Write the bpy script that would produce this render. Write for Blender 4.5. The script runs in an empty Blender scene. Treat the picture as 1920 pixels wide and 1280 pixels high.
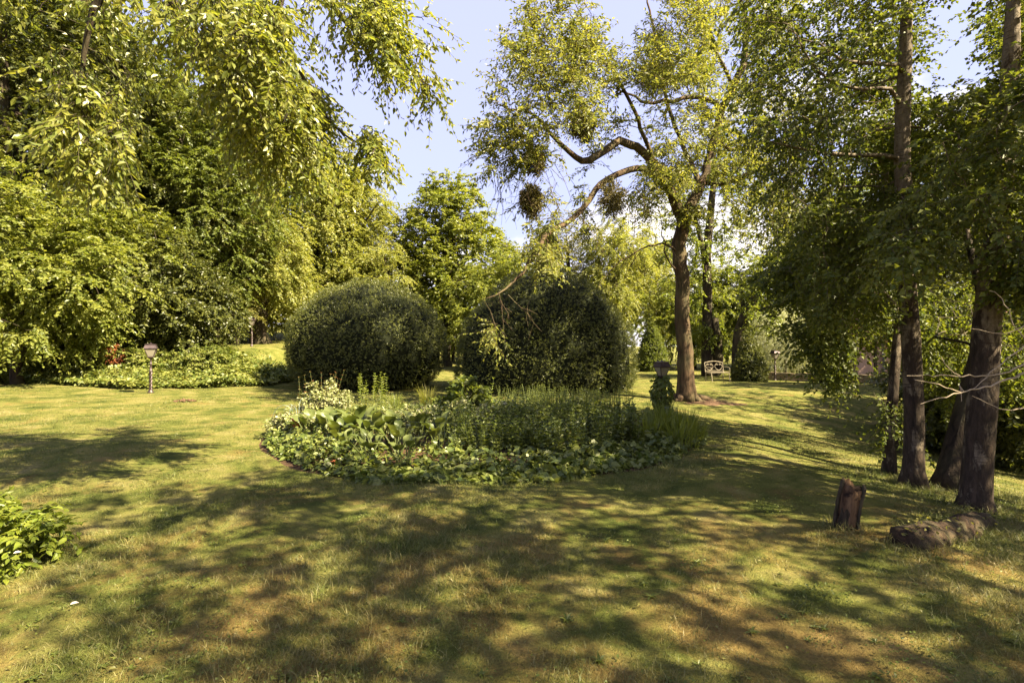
import bpy, math
import numpy as np
from math import radians as R, pi, sin, cos

S = bpy.context.scene
COL = S.collection
FPX = 960.0            # focal length in photo pixels (1920 wide, 18 mm on 36 mm)
EYE = 1.6
HOR = 648.0            # horizon row in the photo

# ------------------------------------------------------------------ camera, world, sun, exposure
cd = bpy.data.cameras.new("camera"); cam = bpy.data.objects.new("camera", cd); COL.objects.link(cam)
cd.lens = 18.0; cd.sensor_width = 36.0; cd.clip_start = 0.05; cd.clip_end = 3000
cam.location = (0, 0, EYE)
cam.rotation_euler = (R(90) + math.atan(8 / FPX), 0, 0)
S.camera = cam

SUN_EL, SUN_DIR = R(45), (0.886, -0.46)          # compass direction towards the sun: right, a little behind
SUN_STRENGTH, SKY_STRENGTH, EXPOSURE = 5.0, 0.062, 2.7
sd = bpy.data.lights.new("sun", 'SUN'); sun = bpy.data.objects.new("sun", sd); COL.objects.link(sun)
sd.energy = SUN_STRENGTH; sd.angle = R(0.55); sd.color = (1.0, 0.865, 0.59)
az = math.atan2(SUN_DIR[0], SUN_DIR[1])        # clockwise from +Y
sun.rotation_euler = (pi / 2 - SUN_EL, 0, pi - az)
sun.location = (40, -15, 40)

W = bpy.data.worlds.new("World"); S.world = W; W.use_nodes = True
wt = W.node_tree; wt.nodes.clear()
def wn(t, **k):
    n = wt.nodes.new(t)
    for a, v in k.items(): setattr(n, a, v)
    return n
w_out = wn('ShaderNodeOutputWorld'); w_bg = wn('ShaderNodeBackground'); w_sky = wn('ShaderNodeTexSky')
w_sky.sky_type = 'NISHITA'; w_sky.sun_disc = False; w_sky.sun_elevation = SUN_EL; w_sky.sun_rotation = az
w_sky.air_density = 1.0; w_sky.dust_density = 1.2; w_sky.ozone_density = 1.0
w_bg.inputs['Strength'].default_value = SKY_STRENGTH
w_tc = wn('ShaderNodeTexCoord'); w_map = wn('ShaderNodeMapping'); w_map.inputs['Scale'].default_value = (2.2, 2.2, 5.0)
w_map.inputs['Location'].default_value = (0.35, 0.0, 0.1)
w_noise = wn('ShaderNodeTexNoise'); w_noise.inputs['Scale'].default_value = 1.6; w_noise.inputs['Detail'].default_value = 7; w_noise.inputs['Roughness'].default_value = 0.55
w_sep = wn('ShaderNodeSeparateXYZ')
w_low = wn('ShaderNodeMapRange'); w_low.inputs['From Min'].default_value = 0.44; w_low.inputs['From Max'].default_value = 0.10
w_low.inputs['To Min'].default_value = 0.0; w_low.inputs['To Max'].default_value = 0.34
w_side = wn('ShaderNodeMapRange'); w_side.inputs['From Min'].default_value = -0.15; w_side.inputs['From Max'].default_value = 0.45
w_side.inputs['To Min'].default_value = -0.09; w_side.inputs['To Max'].default_value = 0.10
w_add = wn('ShaderNodeMath', operation='ADD'); w_add2 = wn('ShaderNodeMath', operation='ADD')
w_ramp = wn('ShaderNodeMapRange', interpolation_type='SMOOTHSTEP'); w_ramp.inputs['From Min'].default_value = 0.66; w_ramp.inputs['From Max'].default_value = 0.84
w_tint = wn('ShaderNodeMix', data_type='RGBA', blend_type='MIX'); w_tint.inputs[0].default_value = 0.85; w_tint.inputs[7].default_value = (1.95, 2.03, 3.25, 1)
w_cl = wn('ShaderNodeMix', data_type='RGBA', blend_type='MIX'); w_cl.inputs[7].default_value = (3.7, 3.5, 3.6, 1)
L = wt.links.new
L(w_tc.outputs['Generated'], w_map.inputs['Vector']); L(w_map.outputs[0], w_noise.inputs['Vector'])
L(w_tc.outputs['Generated'], w_sep.inputs[0]); L(w_sep.outputs['Z'], w_low.inputs['Value']); L(w_sep.outputs['X'], w_side.inputs['Value'])
L(w_noise.outputs[0], w_add.inputs[0]); L(w_low.outputs[0], w_add.inputs[1]); L(w_add.outputs[0], w_add2.inputs[0]); L(w_side.outputs[0], w_add2.inputs[1])
L(w_add2.outputs[0], w_ramp.inputs['Value'])
L(w_sky.outputs[0], w_tint.inputs[6]); L(w_tint.outputs[2], w_cl.inputs[6]); L(w_ramp.outputs[0], w_cl.inputs[0])
L(w_cl.outputs[2], w_bg.inputs['Color']); L(w_bg.outputs[0], w_out.inputs['Surface'])

S.view_settings.view_transform = 'Standard'; S.view_settings.look = 'None'; S.view_settings.gamma = 1.0
S.view_settings.use_curve_mapping = False; S.view_settings.exposure = EXPOSURE
S.render.engine = 'CYCLES'
cy = S.cycles
cy.max_bounces = 7; cy.diffuse_bounces = 4; cy.glossy_bounces = 2; cy.transmission_bounces = 5; cy.transparent_max_bounces = 8
cy.caustics_reflective = False; cy.caustics_refractive = False; cy.sample_clamp_indirect = 6
cy.use_denoising = True
try:
    cy.denoiser = 'OPENIMAGEDENOISE'; cy.denoising_input_passes = 'RGB_ALBEDO_NORMAL'; cy.denoising_prefilter = 'ACCURATE'
except Exception: pass

# ------------------------------------------------------------------ helpers
def unit(v):
    v = np.asarray(v, float)
    return v / np.maximum(np.linalg.norm(v, axis=-1, keepdims=True), 1e-9)
def runit(g, n): return unit(g.normal(size=(n, 3)))
def sstep(a, b, x):
    t = np.clip((x - a) / (b - a), 0, 1); return t * t * (3 - 2 * t)
def P(px, py, d):
    """the point seen at photo pixel (px, py) at distance d along the ground axis"""
    return np.array([(px - 960) / FPX * d, d, EYE - (py - HOR) / FPX * d])

_g0 = np.random.default_rng(77)
_wv = [(_g0.normal(size=2) * f, _g0.uniform(0, 6.28), f ** -.6) for f in (0.35, 0.5, 0.8, 1.3, 2.1, 3.0, 4.5) for _ in range(3)]
def lumps(x, y):
    s = 0
    for k, p, a in _wv: s = s + a * np.sin(k[0] * x + k[1] * y + p)
    return s / 3.3
def gz(x, y):
    x = np.asarray(x, float); y = np.asarray(y, float)
    z = 0.0215 * np.maximum(0, -x - 2.0) * sstep(4, 14, y)
    drop = 0.125 * np.maximum(0, x - 3.4) + 0.02 * np.maximum(0, x - 6)
    drop = np.minimum(drop, 1.5)
    z = z - drop * (1 - sstep(11, 19, y))
    z = z - 0.06 * sstep(15, 24, y) * sstep(0, 6, x)
    # the bank behind the ivy edge on the left
    e = bank_edge(x)
    z = z + np.minimum(0.20 * np.maximum(0, y - e - 0.3), 1.3) * (1 - sstep(-11.5, -8.5, x))
    z = z + 0.06 * np.maximum(0, y - 26) * (1 - sstep(-12, -6, x)) * (y < 60)
    z = z + 0.022 * lumps(x, y)
    return z
def bank_edge(x): return np.interp(x, [-40, -20, -16, -12.3, -9.7, -8.6], [15.5, 17.4, 17.3, 16.6, 17.4, 18.6])
def on(px, d):
    x = (px - 960) / FPX * d
    return np.array([x, d, float(gz(x, d))])

class Geo:
    def __init__(s): s.v = []; s.q = []; s.t = []; s.qm = []; s.tm = []; s.n = 0
    def add(s, V, Q=None, T=None, m=0):
        V = np.asarray(V, float).reshape(-1, 3); s.v.append(V)
        if Q is not None and len(Q):
            Q = np.asarray(Q).reshape(-1, 4); s.q.append(Q + s.n); s.qm.append(np.full(len(Q), m))
        if T is not None and len(T):
            T = np.asarray(T).reshape(-1, 3); s.t.append(T + s.n); s.tm.append(np.full(len(T), m))
        s.n += len(V); return s
    def build(s, name, mats, parent=None, loc=None, smooth=False):
        V = np.concatenate(s.v) if s.v else np.zeros((0, 3))
        Q = np.concatenate(s.q) if s.q else np.zeros((0, 4), int); T = np.concatenate(s.t) if s.t else np.zeros((0, 3), int)
        me = bpy.data.meshes.new(name)
        me.vertices.add(len(V)); me.vertices.foreach_set('co', V.astype(np.float32).ravel())
        nl = Q.size + T.size
        me.loops.add(nl); me.loops.foreach_set('vertex_index', np.concatenate([Q.ravel(), T.ravel()]).astype(np.int32))
        me.polygons.add(len(Q) + len(T))
        st = np.concatenate([np.arange(len(Q)) * 4, Q.size + np.arange(len(T)) * 3]).astype(np.int32)
        me.polygons.foreach_set('loop_start', st)
        mi = np.concatenate(([np.concatenate(s.qm)] if s.qm else []) + ([np.concatenate(s.tm)] if s.tm else [np.zeros(0)]))
        me.polygons.foreach_set('material_index', mi.astype(np.int32))
        me.polygons.foreach_set('use_smooth', np.full(len(Q) + len(T), smooth))
        for m in (mats if isinstance(mats, (list, tuple)) else [mats]): me.materials.append(m)
        me.update(calc_edges=True)
        o = bpy.data.objects.new(name, me); COL.objects.link(o)
        if parent is not None: o.parent = parent
        if loc is not None: o.location = loc
        return o

def thing(name, label, cat, loc=(0, 0, 0), rz=0.0, group=None):
    o = bpy.data.objects.new(name, None); COL.objects.link(o); o.empty_display_size = 0.2
    o.location = loc; o.rotation_euler = (0, 0, rz); o['label'] = label; o['category'] = cat
    if group: o['group'] = group
    return o
def tag(o, label=None, cat=None, group=None, kind=None):
    if label: o['label'] = label
    if cat: o['category'] = cat
    if group: o['group'] = group
    if kind: o['kind'] = kind
    return o
def dup(root, label, loc, rz=0.0, sc=(1, 1, 1), group=None):
    r = root.copy(); COL.objects.link(r); r.location = loc; r.rotation_euler = (0, 0, rz); r.scale = sc; r['label'] = label
    if group: r['group'] = group
    for ch in list(root.children):
        c = ch.copy(); COL.objects.link(c); c.parent = r
        for g in ch.children:
            d = g.copy(); COL.objects.link(d); d.parent = c
    return r

def tube(G, pts, rad, sides=8, cap=True, m=0):
    p = np.asarray(pts, float); n = len(p)
    rad = np.full(n, rad, float) if np.isscalar(rad) else np.asarray(rad, float)
    t = np.gradient(p, axis=0); t = unit(t)
    ref = np.eye(3)[np.argmin(np.abs(t).mean(0))]
    a = unit(np.cross(t, ref)); b = np.cross(t, a)
    th = np.arange(sides) / sides * 2 * pi
    V = p[:, None] + rad[:, None, None] * (np.cos(th)[None, :, None] * a[:, None] + np.sin(th)[None, :, None] * b[:, None])
    i = np.arange(n - 1)[:, None] * sides; j = np.arange(sides)[None]; k = (j + 1) % sides
    Q = np.stack([i + j, i + k, i + sides + k, i + sides + j], -1).reshape(-1, 4)
    V = V.reshape(-1, 3); T = None
    if cap:
        V = np.concatenate([V, p[:1], p[-1:]]); c0, c1 = n * sides, n * sides + 1
        jj = np.arange(sides); kk = (jj + 1) % sides
        T = np.concatenate([np.stack([kk, jj, np.full(sides, c0)], -1), np.stack([(n - 1) * sides + jj, (n - 1) * sides + kk, np.full(sides, c1)], -1)])
    G.add(V, Q, T, m)
def box(G, c, s, rz=0.0, m=0):
    c = np.asarray(c, float); h = np.asarray(s, float) / 2
    v = np.array([[x, y, z] for x in (-1, 1) for y in (-1, 1) for z in (-1, 1)]) * h
    ca, sa = cos(rz), sin(rz)
    v = v @ np.array([[ca, sa, 0], [-sa, ca, 0], [0, 0, 1]]) + c
    G.add(v, [[0, 1, 3, 2], [4, 6, 7, 5], [0, 4, 5, 1], [2, 3, 7, 6], [0, 2, 6, 4], [1, 5, 7, 3]], None, m)
def lathe(G, prof, sides=16, c=(0, 0, 0), m=0, rot=0.0):
    prof = np.asarray(prof, float); n = len(prof); th = np.arange(sides) / sides * 2 * pi + rot
    V = np.stack([prof[:, 0:1] * np.cos(th), prof[:, 0:1] * np.sin(th), np.repeat(prof[:, 1:2], sides, 1)], -1).reshape(-1, 3) + np.asarray(c)
    i = np.arange(n - 1)[:, None] * sides; j = np.arange(sides)[None]; k = (j + 1) % sides
    G.add(V, np.stack([i + j, i + k, i + sides + k, i + sides + j], -1).reshape(-1, 4), None, m)

def spline(pts, step):
    """Catmull-Rom through pts (n,k), resampled about every `step` (first three columns are the position)"""
    p = np.asarray(pts, float)
    if len(p) == 2: p = np.array([p[0], (p[0] + p[1]) / 2, p[1]])
    e = np.concatenate([[2 * p[0] - p[1]], p, [2 * p[-1] - p[-2]]]); out = []
    for i in range(1, len(e) - 2):
        n = max(1, int(round(np.linalg.norm(e[i + 1, :3] - e[i, :3]) / step)))
        t = (np.arange(n) / n)[:, None]
        a, b, c, d = e[i - 1], e[i], e[i + 1], e[i + 2]
        out.append(0.5 * (2 * b + (c - a) * t + (2 * a - 5 * b + 4 * c - d) * t ** 2 + (3 * b - a - 3 * c + d) * t ** 3))
    return np.concatenate(out + [p[-1:]])

# ---- leaves
def leaves(G, p, d, nrm, ln, wd, fine=False, fold=0.18, curl=0.10, m=0):
    n = len(p)
    if n == 0: return
    ln = np.broadcast_to(ln, (n,))[:, None]; wd = np.broadcast_to(wd, (n,))[:, None]
    d = unit(d); s = unit(np.cross(d, nrm)); u = np.cross(s, d)
    if not fine:
        V = np.stack([p, p + d * ln * .42 + s * wd * .5 + u * wd * fold, p + d * ln - u * ln * curl, p + d * ln * .42 - s * wd * .5 + u * wd * fold], 1)
        G.add(V, np.arange(n * 4).reshape(-1, 4), None, m)
    else:
        f = wd * fold
        V = np.stack([p, p + d * ln * .55 - u * ln * curl * .25, p + d * ln - u * ln * curl,
                      p + d * ln * .20 + s * wd * .40 + u * f, p + d * ln * .55 + s * wd * .46 + u * f * .9,
                      p + d * ln * .20 - s * wd * .40 + u * f, p + d * ln * .55 - s * wd * .46 + u * f * .9], 1)
        b = (np.arange(n) * 7)[:, None]
        G.add(V, np.concatenate([b + [0, 3, 4, 1], b + [0, 1, 6, 5]]), np.concatenate([b + [1, 4, 2], b + [1, 2, 6]]), m)

def sprays(GL, GT, g, C, out, K, NL, tl, ll, lw, droop=0.3, spread=1.0, ldroop=0.3, fine=False, flat=0.6, up=1.0, tr=0.004, zs=0.7):
    """twiglets radiating from each cluster centre C, leaves set along them"""
    n = len(C)
    if n == 0: return
    dirs = unit(np.repeat(out, K, 0) * 0.7 + runit(g, n * K) * spread * [1, 1, zs] + [0, 0, -droop * .6])
    st = np.repeat(C, K, 0) + g.normal(size=(n * K, 3)) * tl * .10
    lens = tl * g.uniform(.55, 1.25, n * K)
    def at(t, i): return st[i] + dirs[i] * (t * lens[i])[:, None] + np.array([0, 0, -1.0]) * (t * t * lens[i] * droop * .6)[:, None]
    i = np.repeat(np.arange(n * K), NL)
    t = (np.tile(np.arange(NL), n * K) + g.uniform(0, 1, n * K * NL)) / NL * .95 + .08
    pos = at(t, i)
    side = unit(np.cross(dirs, [0, 0, 1.0]) + runit(g, n * K) * .25)[i] * np.where(np.tile(np.arange(NL), n * K) % 2, 1, -1)[:, None]
    ld = unit(dirs[i] * .55 + side * .8 + [0, 0, -ldroop] + g.normal(size=pos.shape) * .35)
    nn = unit(np.array([0, 0, up]) + out.repeat(K * NL, 0) * .35 + g.normal(size=pos.shape) * flat)
    sz = g.uniform(.6, 1.2, len(pos))
    leaves(GL, pos, ld, nn, ll * sz, lw * sz, fine)
    if GT is not None:
        k = np.arange(n * K); A = [at(np.full(n * K, v), k) for v in (0., .5, 1.)]
        a = unit(np.cross(dirs, [.3, .2, 1.0])); b = np.cross(dirs, a)
        V = []
        for q, r in zip(A, (1, .7, .35)):
            for th in (0, 2.094, 4.189): V.append(q + tr * r * (cos(th) * a + sin(th) * b))
        V = np.stack(V, 1); bse = (np.arange(n * K) * 9)[:, None]
        GT.add(V, np.concatenate([bse + [o + j, o + (j + 1) % 3, o + 3 + (j + 1) % 3, o + 3 + j] for o in (0, 3) for j in range(3)]))

# ---- tree skeletons: limbs drawn by hand, finer branches grown towards the leaf clusters
class Skel:
    def __init__(s, step=0.3): s.step = step; s.p = np.zeros((0, 3)); s.par = []; s.r = []; s.fix = []
    def limb(s, pts, r):
        """pts (n,3); r radius at each point"""
        q = np.concatenate([np.asarray(pts, float), np.asarray(r, float)[:, None]], 1); q = spline(q, s.step)
        if len(s.p) == 0: par = -1; q0 = q
        else:
            par = int(np.argmin(np.linalg.norm(s.p - q[0, :3], axis=1))); q0 = q[1:] if np.linalg.norm(s.p[par] - q[0, :3]) < s.step * 1.5 else q
        for row in q0:
            s.p = np.concatenate([s.p, row[None, :3]]); s.par.append(par); s.r.append(max(row[3], .004)); s.fix.append(True); par = len(s.p) - 1
    def grow(s, g, T, jit=0.10, up=0.15, back=0.5, minz=None):
        if len(T) == 0: return
        d0 = np.array([np.min(np.linalg.norm(s.p - t, axis=1)) for t in T])
        cap = 20000; buf = np.zeros((cap, 3)); n = len(s.p); buf[:n] = s.p
        ok = np.ones(cap, bool)
        if minz is not None: ok[:n] = s.p[:, 2] > minz
        if not ok[:n].any(): ok[:n] = True
        for t in T[np.argsort(d0)]:
            dv = t - buf[:n]; dd = np.linalg.norm(dv, axis=1)
            cost = dd + back * np.maximum(0, -dv[:, 2] / np.maximum(dd, 1e-6)) * dd + np.where(ok[:n], 0, 50)
            i = int(np.argmin(cost)); a = buf[i]; L_ = dd[i]
            m = max(1, int(round(L_ / s.step)))
            f = (np.arange(1, m + 1) / m)[:, None]
            q = a + (t - a) * f + np.array([0, 0, 1.0]) * up * L_ * np.sin(f * pi) * .5
            if m > 1: q[:-1] += g.normal(size=(m - 1, 3)) * jit * min(1, L_)
            par = i
            for row in q:
                if n >= cap: break
                buf[n] = row; s.par.append(par); s.r.append(0.0); s.fix.append(False); par = n; n += 1
        s.p = buf[:n].copy()
    def radii(s, tip=0.006, e=2.3):
        n = len(s.p); acc = np.zeros(n); r = np.array(s.r)
        for i in range(n - 1, -1, -1):
            if not s.fix[i]: r[i] = max(tip, acc[i] ** (1 / e))
            if s.par[i] >= 0: acc[s.par[i]] += r[i] ** e
        for i in range(n):
            if not s.fix[i] and s.par[i] >= 0: r[i] = min(r[i], max(r[s.par[i]] * .85, tip))
        s.rad = r
    def mesh(s, G, big=10):
        n = len(s.p); kids = [[] for _ in range(n)]
        for i, q in enumerate(s.par):
            if q >= 0: kids[q].append(i)
        stack = [(0, -1)]
        while stack:
            i, q = stack.pop(); ch = [q] if q >= 0 else []
            c = i
            while True:
                ch.append(c)
                k = kids[c]
                if not k: break
                k = sorted(k, key=lambda j: (-s.fix[j] if s.fix[c] else 0, -s.rad[j]))
                for j in k[1:]: stack.append((j, c))
                c = k[0]
            if len(ch) < 2: continue
            rr = s.rad[ch].copy()
            if q >= 0: rr[0] = min(rr[1] * 1.15, s.rad[q])
            mx = rr.max(); sd = big if mx > .12 else 7 if mx > .05 else 5 if mx > .02 else 3
            tube(G, s.p[ch], rr, sd, cap=mx > .05)

def ball(g, n, blobs, shell=0.55, mind=0.0):
    """cluster centres filling a union of ellipsoids (cx,cy,cz,rx,ry,rz), denser near the outside; also outward directions"""
    b = np.asarray(blobs, float); vol = (b[:, 3] * b[:, 4] * b[:, 5]) ** .8
    pts = []; outs = []; tries = 0
    A = np.zeros((0, 3))
    while len(pts) < n and tries < n * 14:
        tries += 1
        i = g.choice(len(b), p=vol / vol.sum()); u = unit(g.normal(size=3)); r = shell + (1 - shell) * g.uniform() ** .7 if g.uniform() < .8 else g.uniform() ** .4
        q = b[i, :3] + u * r * b[i, 3:6]
        if mind and len(A) and np.min(np.linalg.norm(A - q, axis=1)) < mind: continue
        pts.append(q); outs.append(unit(u / b[i, 3:6])); A = np.concatenate([A, q[None]])
    return np.array(pts), np.array(outs)

# ------------------------------------------------------------------ materials
class N:
    def __init__(s, name):
        s.m = bpy.data.materials.new(name); s.m.use_nodes = True; s.t = s.m.node_tree; s.t.nodes.clear()
        s.out = s.t.nodes.new('ShaderNodeOutputMaterial')
    def n(s, t, ins=None, **k):
        x = s.t.nodes.new(t)
        for a, v in k.items(): setattr(x, a, v)
        for a, v in (ins or {}).items():
            if isinstance(v, bpy.types.NodeSocket): s.t.links.new(v, x.inputs[a])
            else: x.inputs[a].default_value = v
        return x
    def noise(s, vec, scale, detail=4, rough=.55, dist=0.0):
        return s.n('ShaderNodeTexNoise', {'Vector': vec, 'Scale': scale, 'Detail': detail, 'Roughness': rough, 'Distortion': dist}).outputs[0]
    def ramp(s, f, stops):
        x = s.n('ShaderNodeValToRGB', {0: f}); cr = x.color_ramp
        while len(cr.elements) < len(stops): cr.elements.new(.5)
        for e, (p, c) in zip(cr.elements, stops): e.position = p; e.color = (*c, 1) if len(c) == 3 else c
        return x.outputs[0]
    def mix(s, f, a, b, bt='MIX'):
        x = s.n('ShaderNodeMix', data_type='RGBA', blend_type=bt)
        for k, v in ((0, f), (6, a), (7, b)):
            if isinstance(v, bpy.types.NodeSocket): s.t.links.new(v, x.inputs[k])
            else: x.inputs[k].default_value = v if k == 0 else (*v, 1)
        return x.outputs[2]
    def rng(s, f, a, b, c=0., d=1.):
        return s.n('ShaderNodeMapRange', {'Value': f, 'From Min': a, 'From Max': b, 'To Min': c, 'To Max': d}).outputs[0]
    def obj(s, scale=(1, 1, 1)):
        tc = s.n('ShaderNodeTexCoord').outputs['Object']
        if scale == (1, 1, 1): return tc
        return s.n('ShaderNodeMapping', {'Vector': tc, 'Scale': scale}).outputs[0]
    def rand(s): return s.n('ShaderNodeNewGeometry').outputs['Random Per Island']
    def bump(s, h, st=.5, dist=.02): return s.n('ShaderNodeBump', {'Height': h, 'Strength': st, 'Distance': dist}).outputs[0]
    def done(s, shader): s.t.links.new(shader, s.out.inputs['Surface']); return s.m
    def pbr(s, col, rough=.7, nrm=None, spec=.3, metal=0.0, **k):
        ins = {'Base Color': col if isinstance(col, bpy.types.NodeSocket) else (*col, 1), 'Roughness': rough, 'Specular IOR Level': spec, 'Metallic': metal}
        if nrm is not None: ins['Normal'] = nrm
        ins.update(k)
        return s.n('ShaderNodeBsdfPrincipled', ins).outputs[0]

def leaf_mat(name, stops, trans=.42, rough=.42, spec=.35, tcol=1.35, clump=1.2, warm=(1.08, 1.05, .45)):
    """stops: list of colours spread over the leaves of a plant by chance, with slower drifts from spray to spray"""
    b = N(name); r = b.rand(); nz = b.noise(b.obj(), clump, 3)
    f = b.n('ShaderNodeMath', {0: r, 1: .6}, operation='MULTIPLY').outputs[0]
    f2 = b.n('ShaderNodeMath', {0: nz, 1: .95, 2: f}, operation='MULTIPLY_ADD').outputs[0]
    f3 = b.rng(f2, .25, 1.0)
    col = b.ramp(f3, [(i / (len(stops) - 1), c) for i, c in enumerate(stops)])
    tc = b.mix(1.0, col, tuple(tcol * w for w in warm), 'MULTIPLY')
    tr = b.n('ShaderNodeBsdfTranslucent', {'Color': tc}).outputs[0]
    pb = b.pbr(col, rough, spec=spec)
    return b.done(b.n('ShaderNodeMixShader', {0: trans, 1: pb, 2: tr}).outputs[0])

def bark_mat(name, a, c, scale=6.0, stretch=.22, bump=.8):
    b = N(name); v = b.obj((1, 1, stretch)); n1 = b.noise(v, scale * 2.2, 6, .62, .6); n2 = b.noise(b.obj(), scale * .35, 3)
    col = b.mix(b.rng(n1, .36, .66), c, a); col = b.mix(b.rng(n2, .42, .72, 0, .5), col, (.105, .10, .048))
    return b.done(b.pbr(col, .9, b.bump(n1, bump, .04), spec=.15))
def flat_mat(name, col, rough=.6, metal=0., spec=.3, var=.25, scale=9, bump=.0):
    b = N(name); n = b.noise(b.obj(), scale, 5)
    c = b.mix(b.rng(n, .35, .7), tuple(x * (1 - var) for x in col), tuple(min(1, x * (1 + var)) for x in col))
    return b.done(b.pbr(c, rough, b.bump(n, bump, .01) if bump else None, spec=spec, metal=metal))

M = {}
M['leaf_locust'] = leaf_mat('leaf_locust', [(.06, .082, .020), (.105, .125, .030), (.16, .172, .042), (.215, .21, .052)], .48)
M['leaf_near'] = leaf_mat('leaf_near', [(.06, .085, .017), (.11, .136, .025), (.16, .178, .034), (.21, .21, .042)], .50, rough=.36, spec=.45)
M['leaf_maple'] = leaf_mat('leaf_maple', [(.062, .086, .016), (.130, .155, .028), (.205, .215, .044)], .52)
M['leaf_gold'] = leaf_mat('leaf_gold', [(.09, .112, .024), (.15, .172, .036), (.21, .222, .052), (.25, .245, .07)], .50)
M['leaf_dark'] = leaf_mat('leaf_dark', [(.022, .030, .010), (.040, .050, .013), (.070, .080, .017), (.11, .115, .022)], .32, rough=.38)
M['leaf_mid'] = leaf_mat('leaf_mid', [(.048, .070, .015), (.092, .118, .022), (.145, .165, .032)], .48)
M['leaf_bronze'] = leaf_mat('leaf_bronze', [(.08, .08, .024), (.14, .135, .036), (.19, .175, .045)], .4)
M['leaf_birch'] = leaf_mat('leaf_birch', [(.028, .044, .010), (.052, .072, .014), (.084, .103, .019), (.12, .133, .025)], .46, rough=.5, spec=.25)
M['leaf_silver'] = leaf_mat('leaf_silver', [(.20, .215, .135), (.31, .325, .21), (.42, .43, .30)], .34)
M['leaf_yew'] = leaf_mat('leaf_yew', [(.022, .032, .009), (.045, .058, .013), (.085, .096, .020), (.14, .145, .03)], .24, rough=.36, spec=.4, clump=2.5)
M['leaf_ivy'] = leaf_mat('leaf_ivy', [(.030, .050, .012), (.058, .082, .016), (.098, .122, .024), (.15, .165, .038)], .32, rough=.42, spec=.35, clump=3.0)
M['leaf_bank'] = leaf_mat('leaf_bank', [(.035, .06, .014), (.075, .10, .018), (.125, .145, .026), (.18, .185, .045)], .32, rough=.45, spec=.3)
M['leaf_herb'] = leaf_mat('leaf_herb', [(.058, .086, .015), (.098, .128, .022), (.145, .165, .032)], .44)
M['leaf_bergenia'] = leaf_mat('leaf_bergenia', [(.040, .060, .014), (.070, .090, .020), (.105, .122, .034)], .3, rough=.42, spec=.35)
M['leaf_lime'] = leaf_mat('leaf_lime', [(.08, .115, .014), (.13, .165, .018), (.19, .21, .03)], .45)
M['leaf_vari'] = leaf_mat('leaf_vari', [(.045, .072, .014), (.10, .125, .024), (.19, .20, .07), (.32, .31, .17)], .25)
M['leaf_blade'] = leaf_mat('leaf_blade', [(.075, .105, .018), (.125, .155, .026), (.18, .20, .036)], .46)
M['leaf_hay'] = leaf_mat('leaf_hay', [(.11, .13, .02), (.17, .18, .035), (.24, .22, .06)], .4)
M['leaf_red'] = leaf_mat('leaf_red', [(.11, .03, .012), (.19, .05, .018), (.24, .085, .03)], .3)
M['leaf_reddish'] = leaf_mat('leaf_reddish', [(.13, .12, .03), (.17, .13, .04), (.17, .075, .035)], .4)
M['leaf_mistle'] = leaf_mat('leaf_mistle', [(.07, .066, .026), (.115, .10, .04), (.17, .145, .065)], .25)
M['bark_locust'] = bark_mat('bark_locust', (.105, .066, .038), (.020, .014, .009), 5.0, .16)
M['bark_grey'] = bark_mat('bark_grey', (.105, .085, .06), (.025, .019, .013), 6.0, .2)
M['bark_dark'] = bark_mat('bark_dark', (.05, .035, .024), (.012, .009, .007), 6.0, .2)
M['twig_pale'] = flat_mat('twig_pale', (.28, .22, .15), .8)
M['stem_green'] = flat_mat('stem_green', (.07, .085, .025), .6)
M['stem_red'] = flat_mat('stem_red', (.16, .05, .03), .6)
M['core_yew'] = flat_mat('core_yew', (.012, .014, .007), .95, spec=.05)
def birch_bark():
    b = N('bark_birch'); v = b.obj(); lent = b.noise(b.obj((1.0, 1.0, 11)), 4.5, 5, .65)
    big = b.noise(b.obj((1, 1, .42)), 5.0, 8, .68, .25); crack = b.noise(b.obj((1, 1, .22)), 17, 6, .7, .3)
    z = b.n('ShaderNodeSeparateXYZ', {0: v}).outputs[2]
    low = b.rng(z, .0, 3.4, .17, -.03)
    dk = b.n('ShaderNodeMath', {0: big, 1: low}, operation='ADD').outputs[0]
    dk = b.n('ShaderNodeMath', {0: crack, 1: .28, 2: dk}, operation='MULTIPLY_ADD').outputs[0]
    fine = b.noise(b.obj((1, 1, .5)), 26, 6, .7)
    pale = b.mix(b.rng(fine, .3, .7), (.075, .055, .036), (.19, .155, .11))
    c = b.mix(b.rng(lent, .56, .64, 0, .9), pale, (.035, .026, .018))
    rough = b.mix(b.rng(crack, .35, .65), (.012, .009, .007), (.055, .038, .026))
    c = b.mix(b.rng(dk, .655, .72), c, rough)
    return b.done(b.pbr(c, .85, b.bump(dk, 1.0, .06), spec=.15))
M['bark_birch'] = birch_bark()
M['iron'] = flat_mat('iron', (.055, .036, .034), .45, .3, .5, .35, 14, .3)
M['roof_metal'] = flat_mat('roof_metal', (.05, .032, .034), .42, .4, .5, .3, 10, .2)
M['bench_paint'] = flat_mat('bench_paint', (.21, .175, .12), .65)
M['wire'] = flat_mat('wire', (.10, .13, .12), .5, .4)
M['wire_dark'] = flat_mat('wire_dark', (.03, .04, .03), .5, .4)
M['clay'] = flat_mat('clay', (.42, .12, .05), .8)
M['pale_stone'] = flat_mat('pale_stone', (.55, .48, .40), .8, bump=.5)
M['render_pink'] = flat_mat('render_pink', (.50, .34, .27), .9, spec=.1, var=.08, scale=3)
M['roof_tile'] = flat_mat('roof_tile', (.16, .075, .05), .8, var=.4, scale=12)
M['timber_dark'] = flat_mat('timber_dark', (.04, .026, .018), .8)
M['pipe_grey'] = flat_mat('pipe_grey', (.22, .22, .24), .4, .5)
M['soil'] = flat_mat('soil', (.060, .036, .020), .95, spec=.1, var=.5, scale=12, bump=.8)
M['molehill'] = flat_mat('molehill', (.085, .050, .030), .95, spec=.1, var=.5, scale=30, bump=.8)
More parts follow.
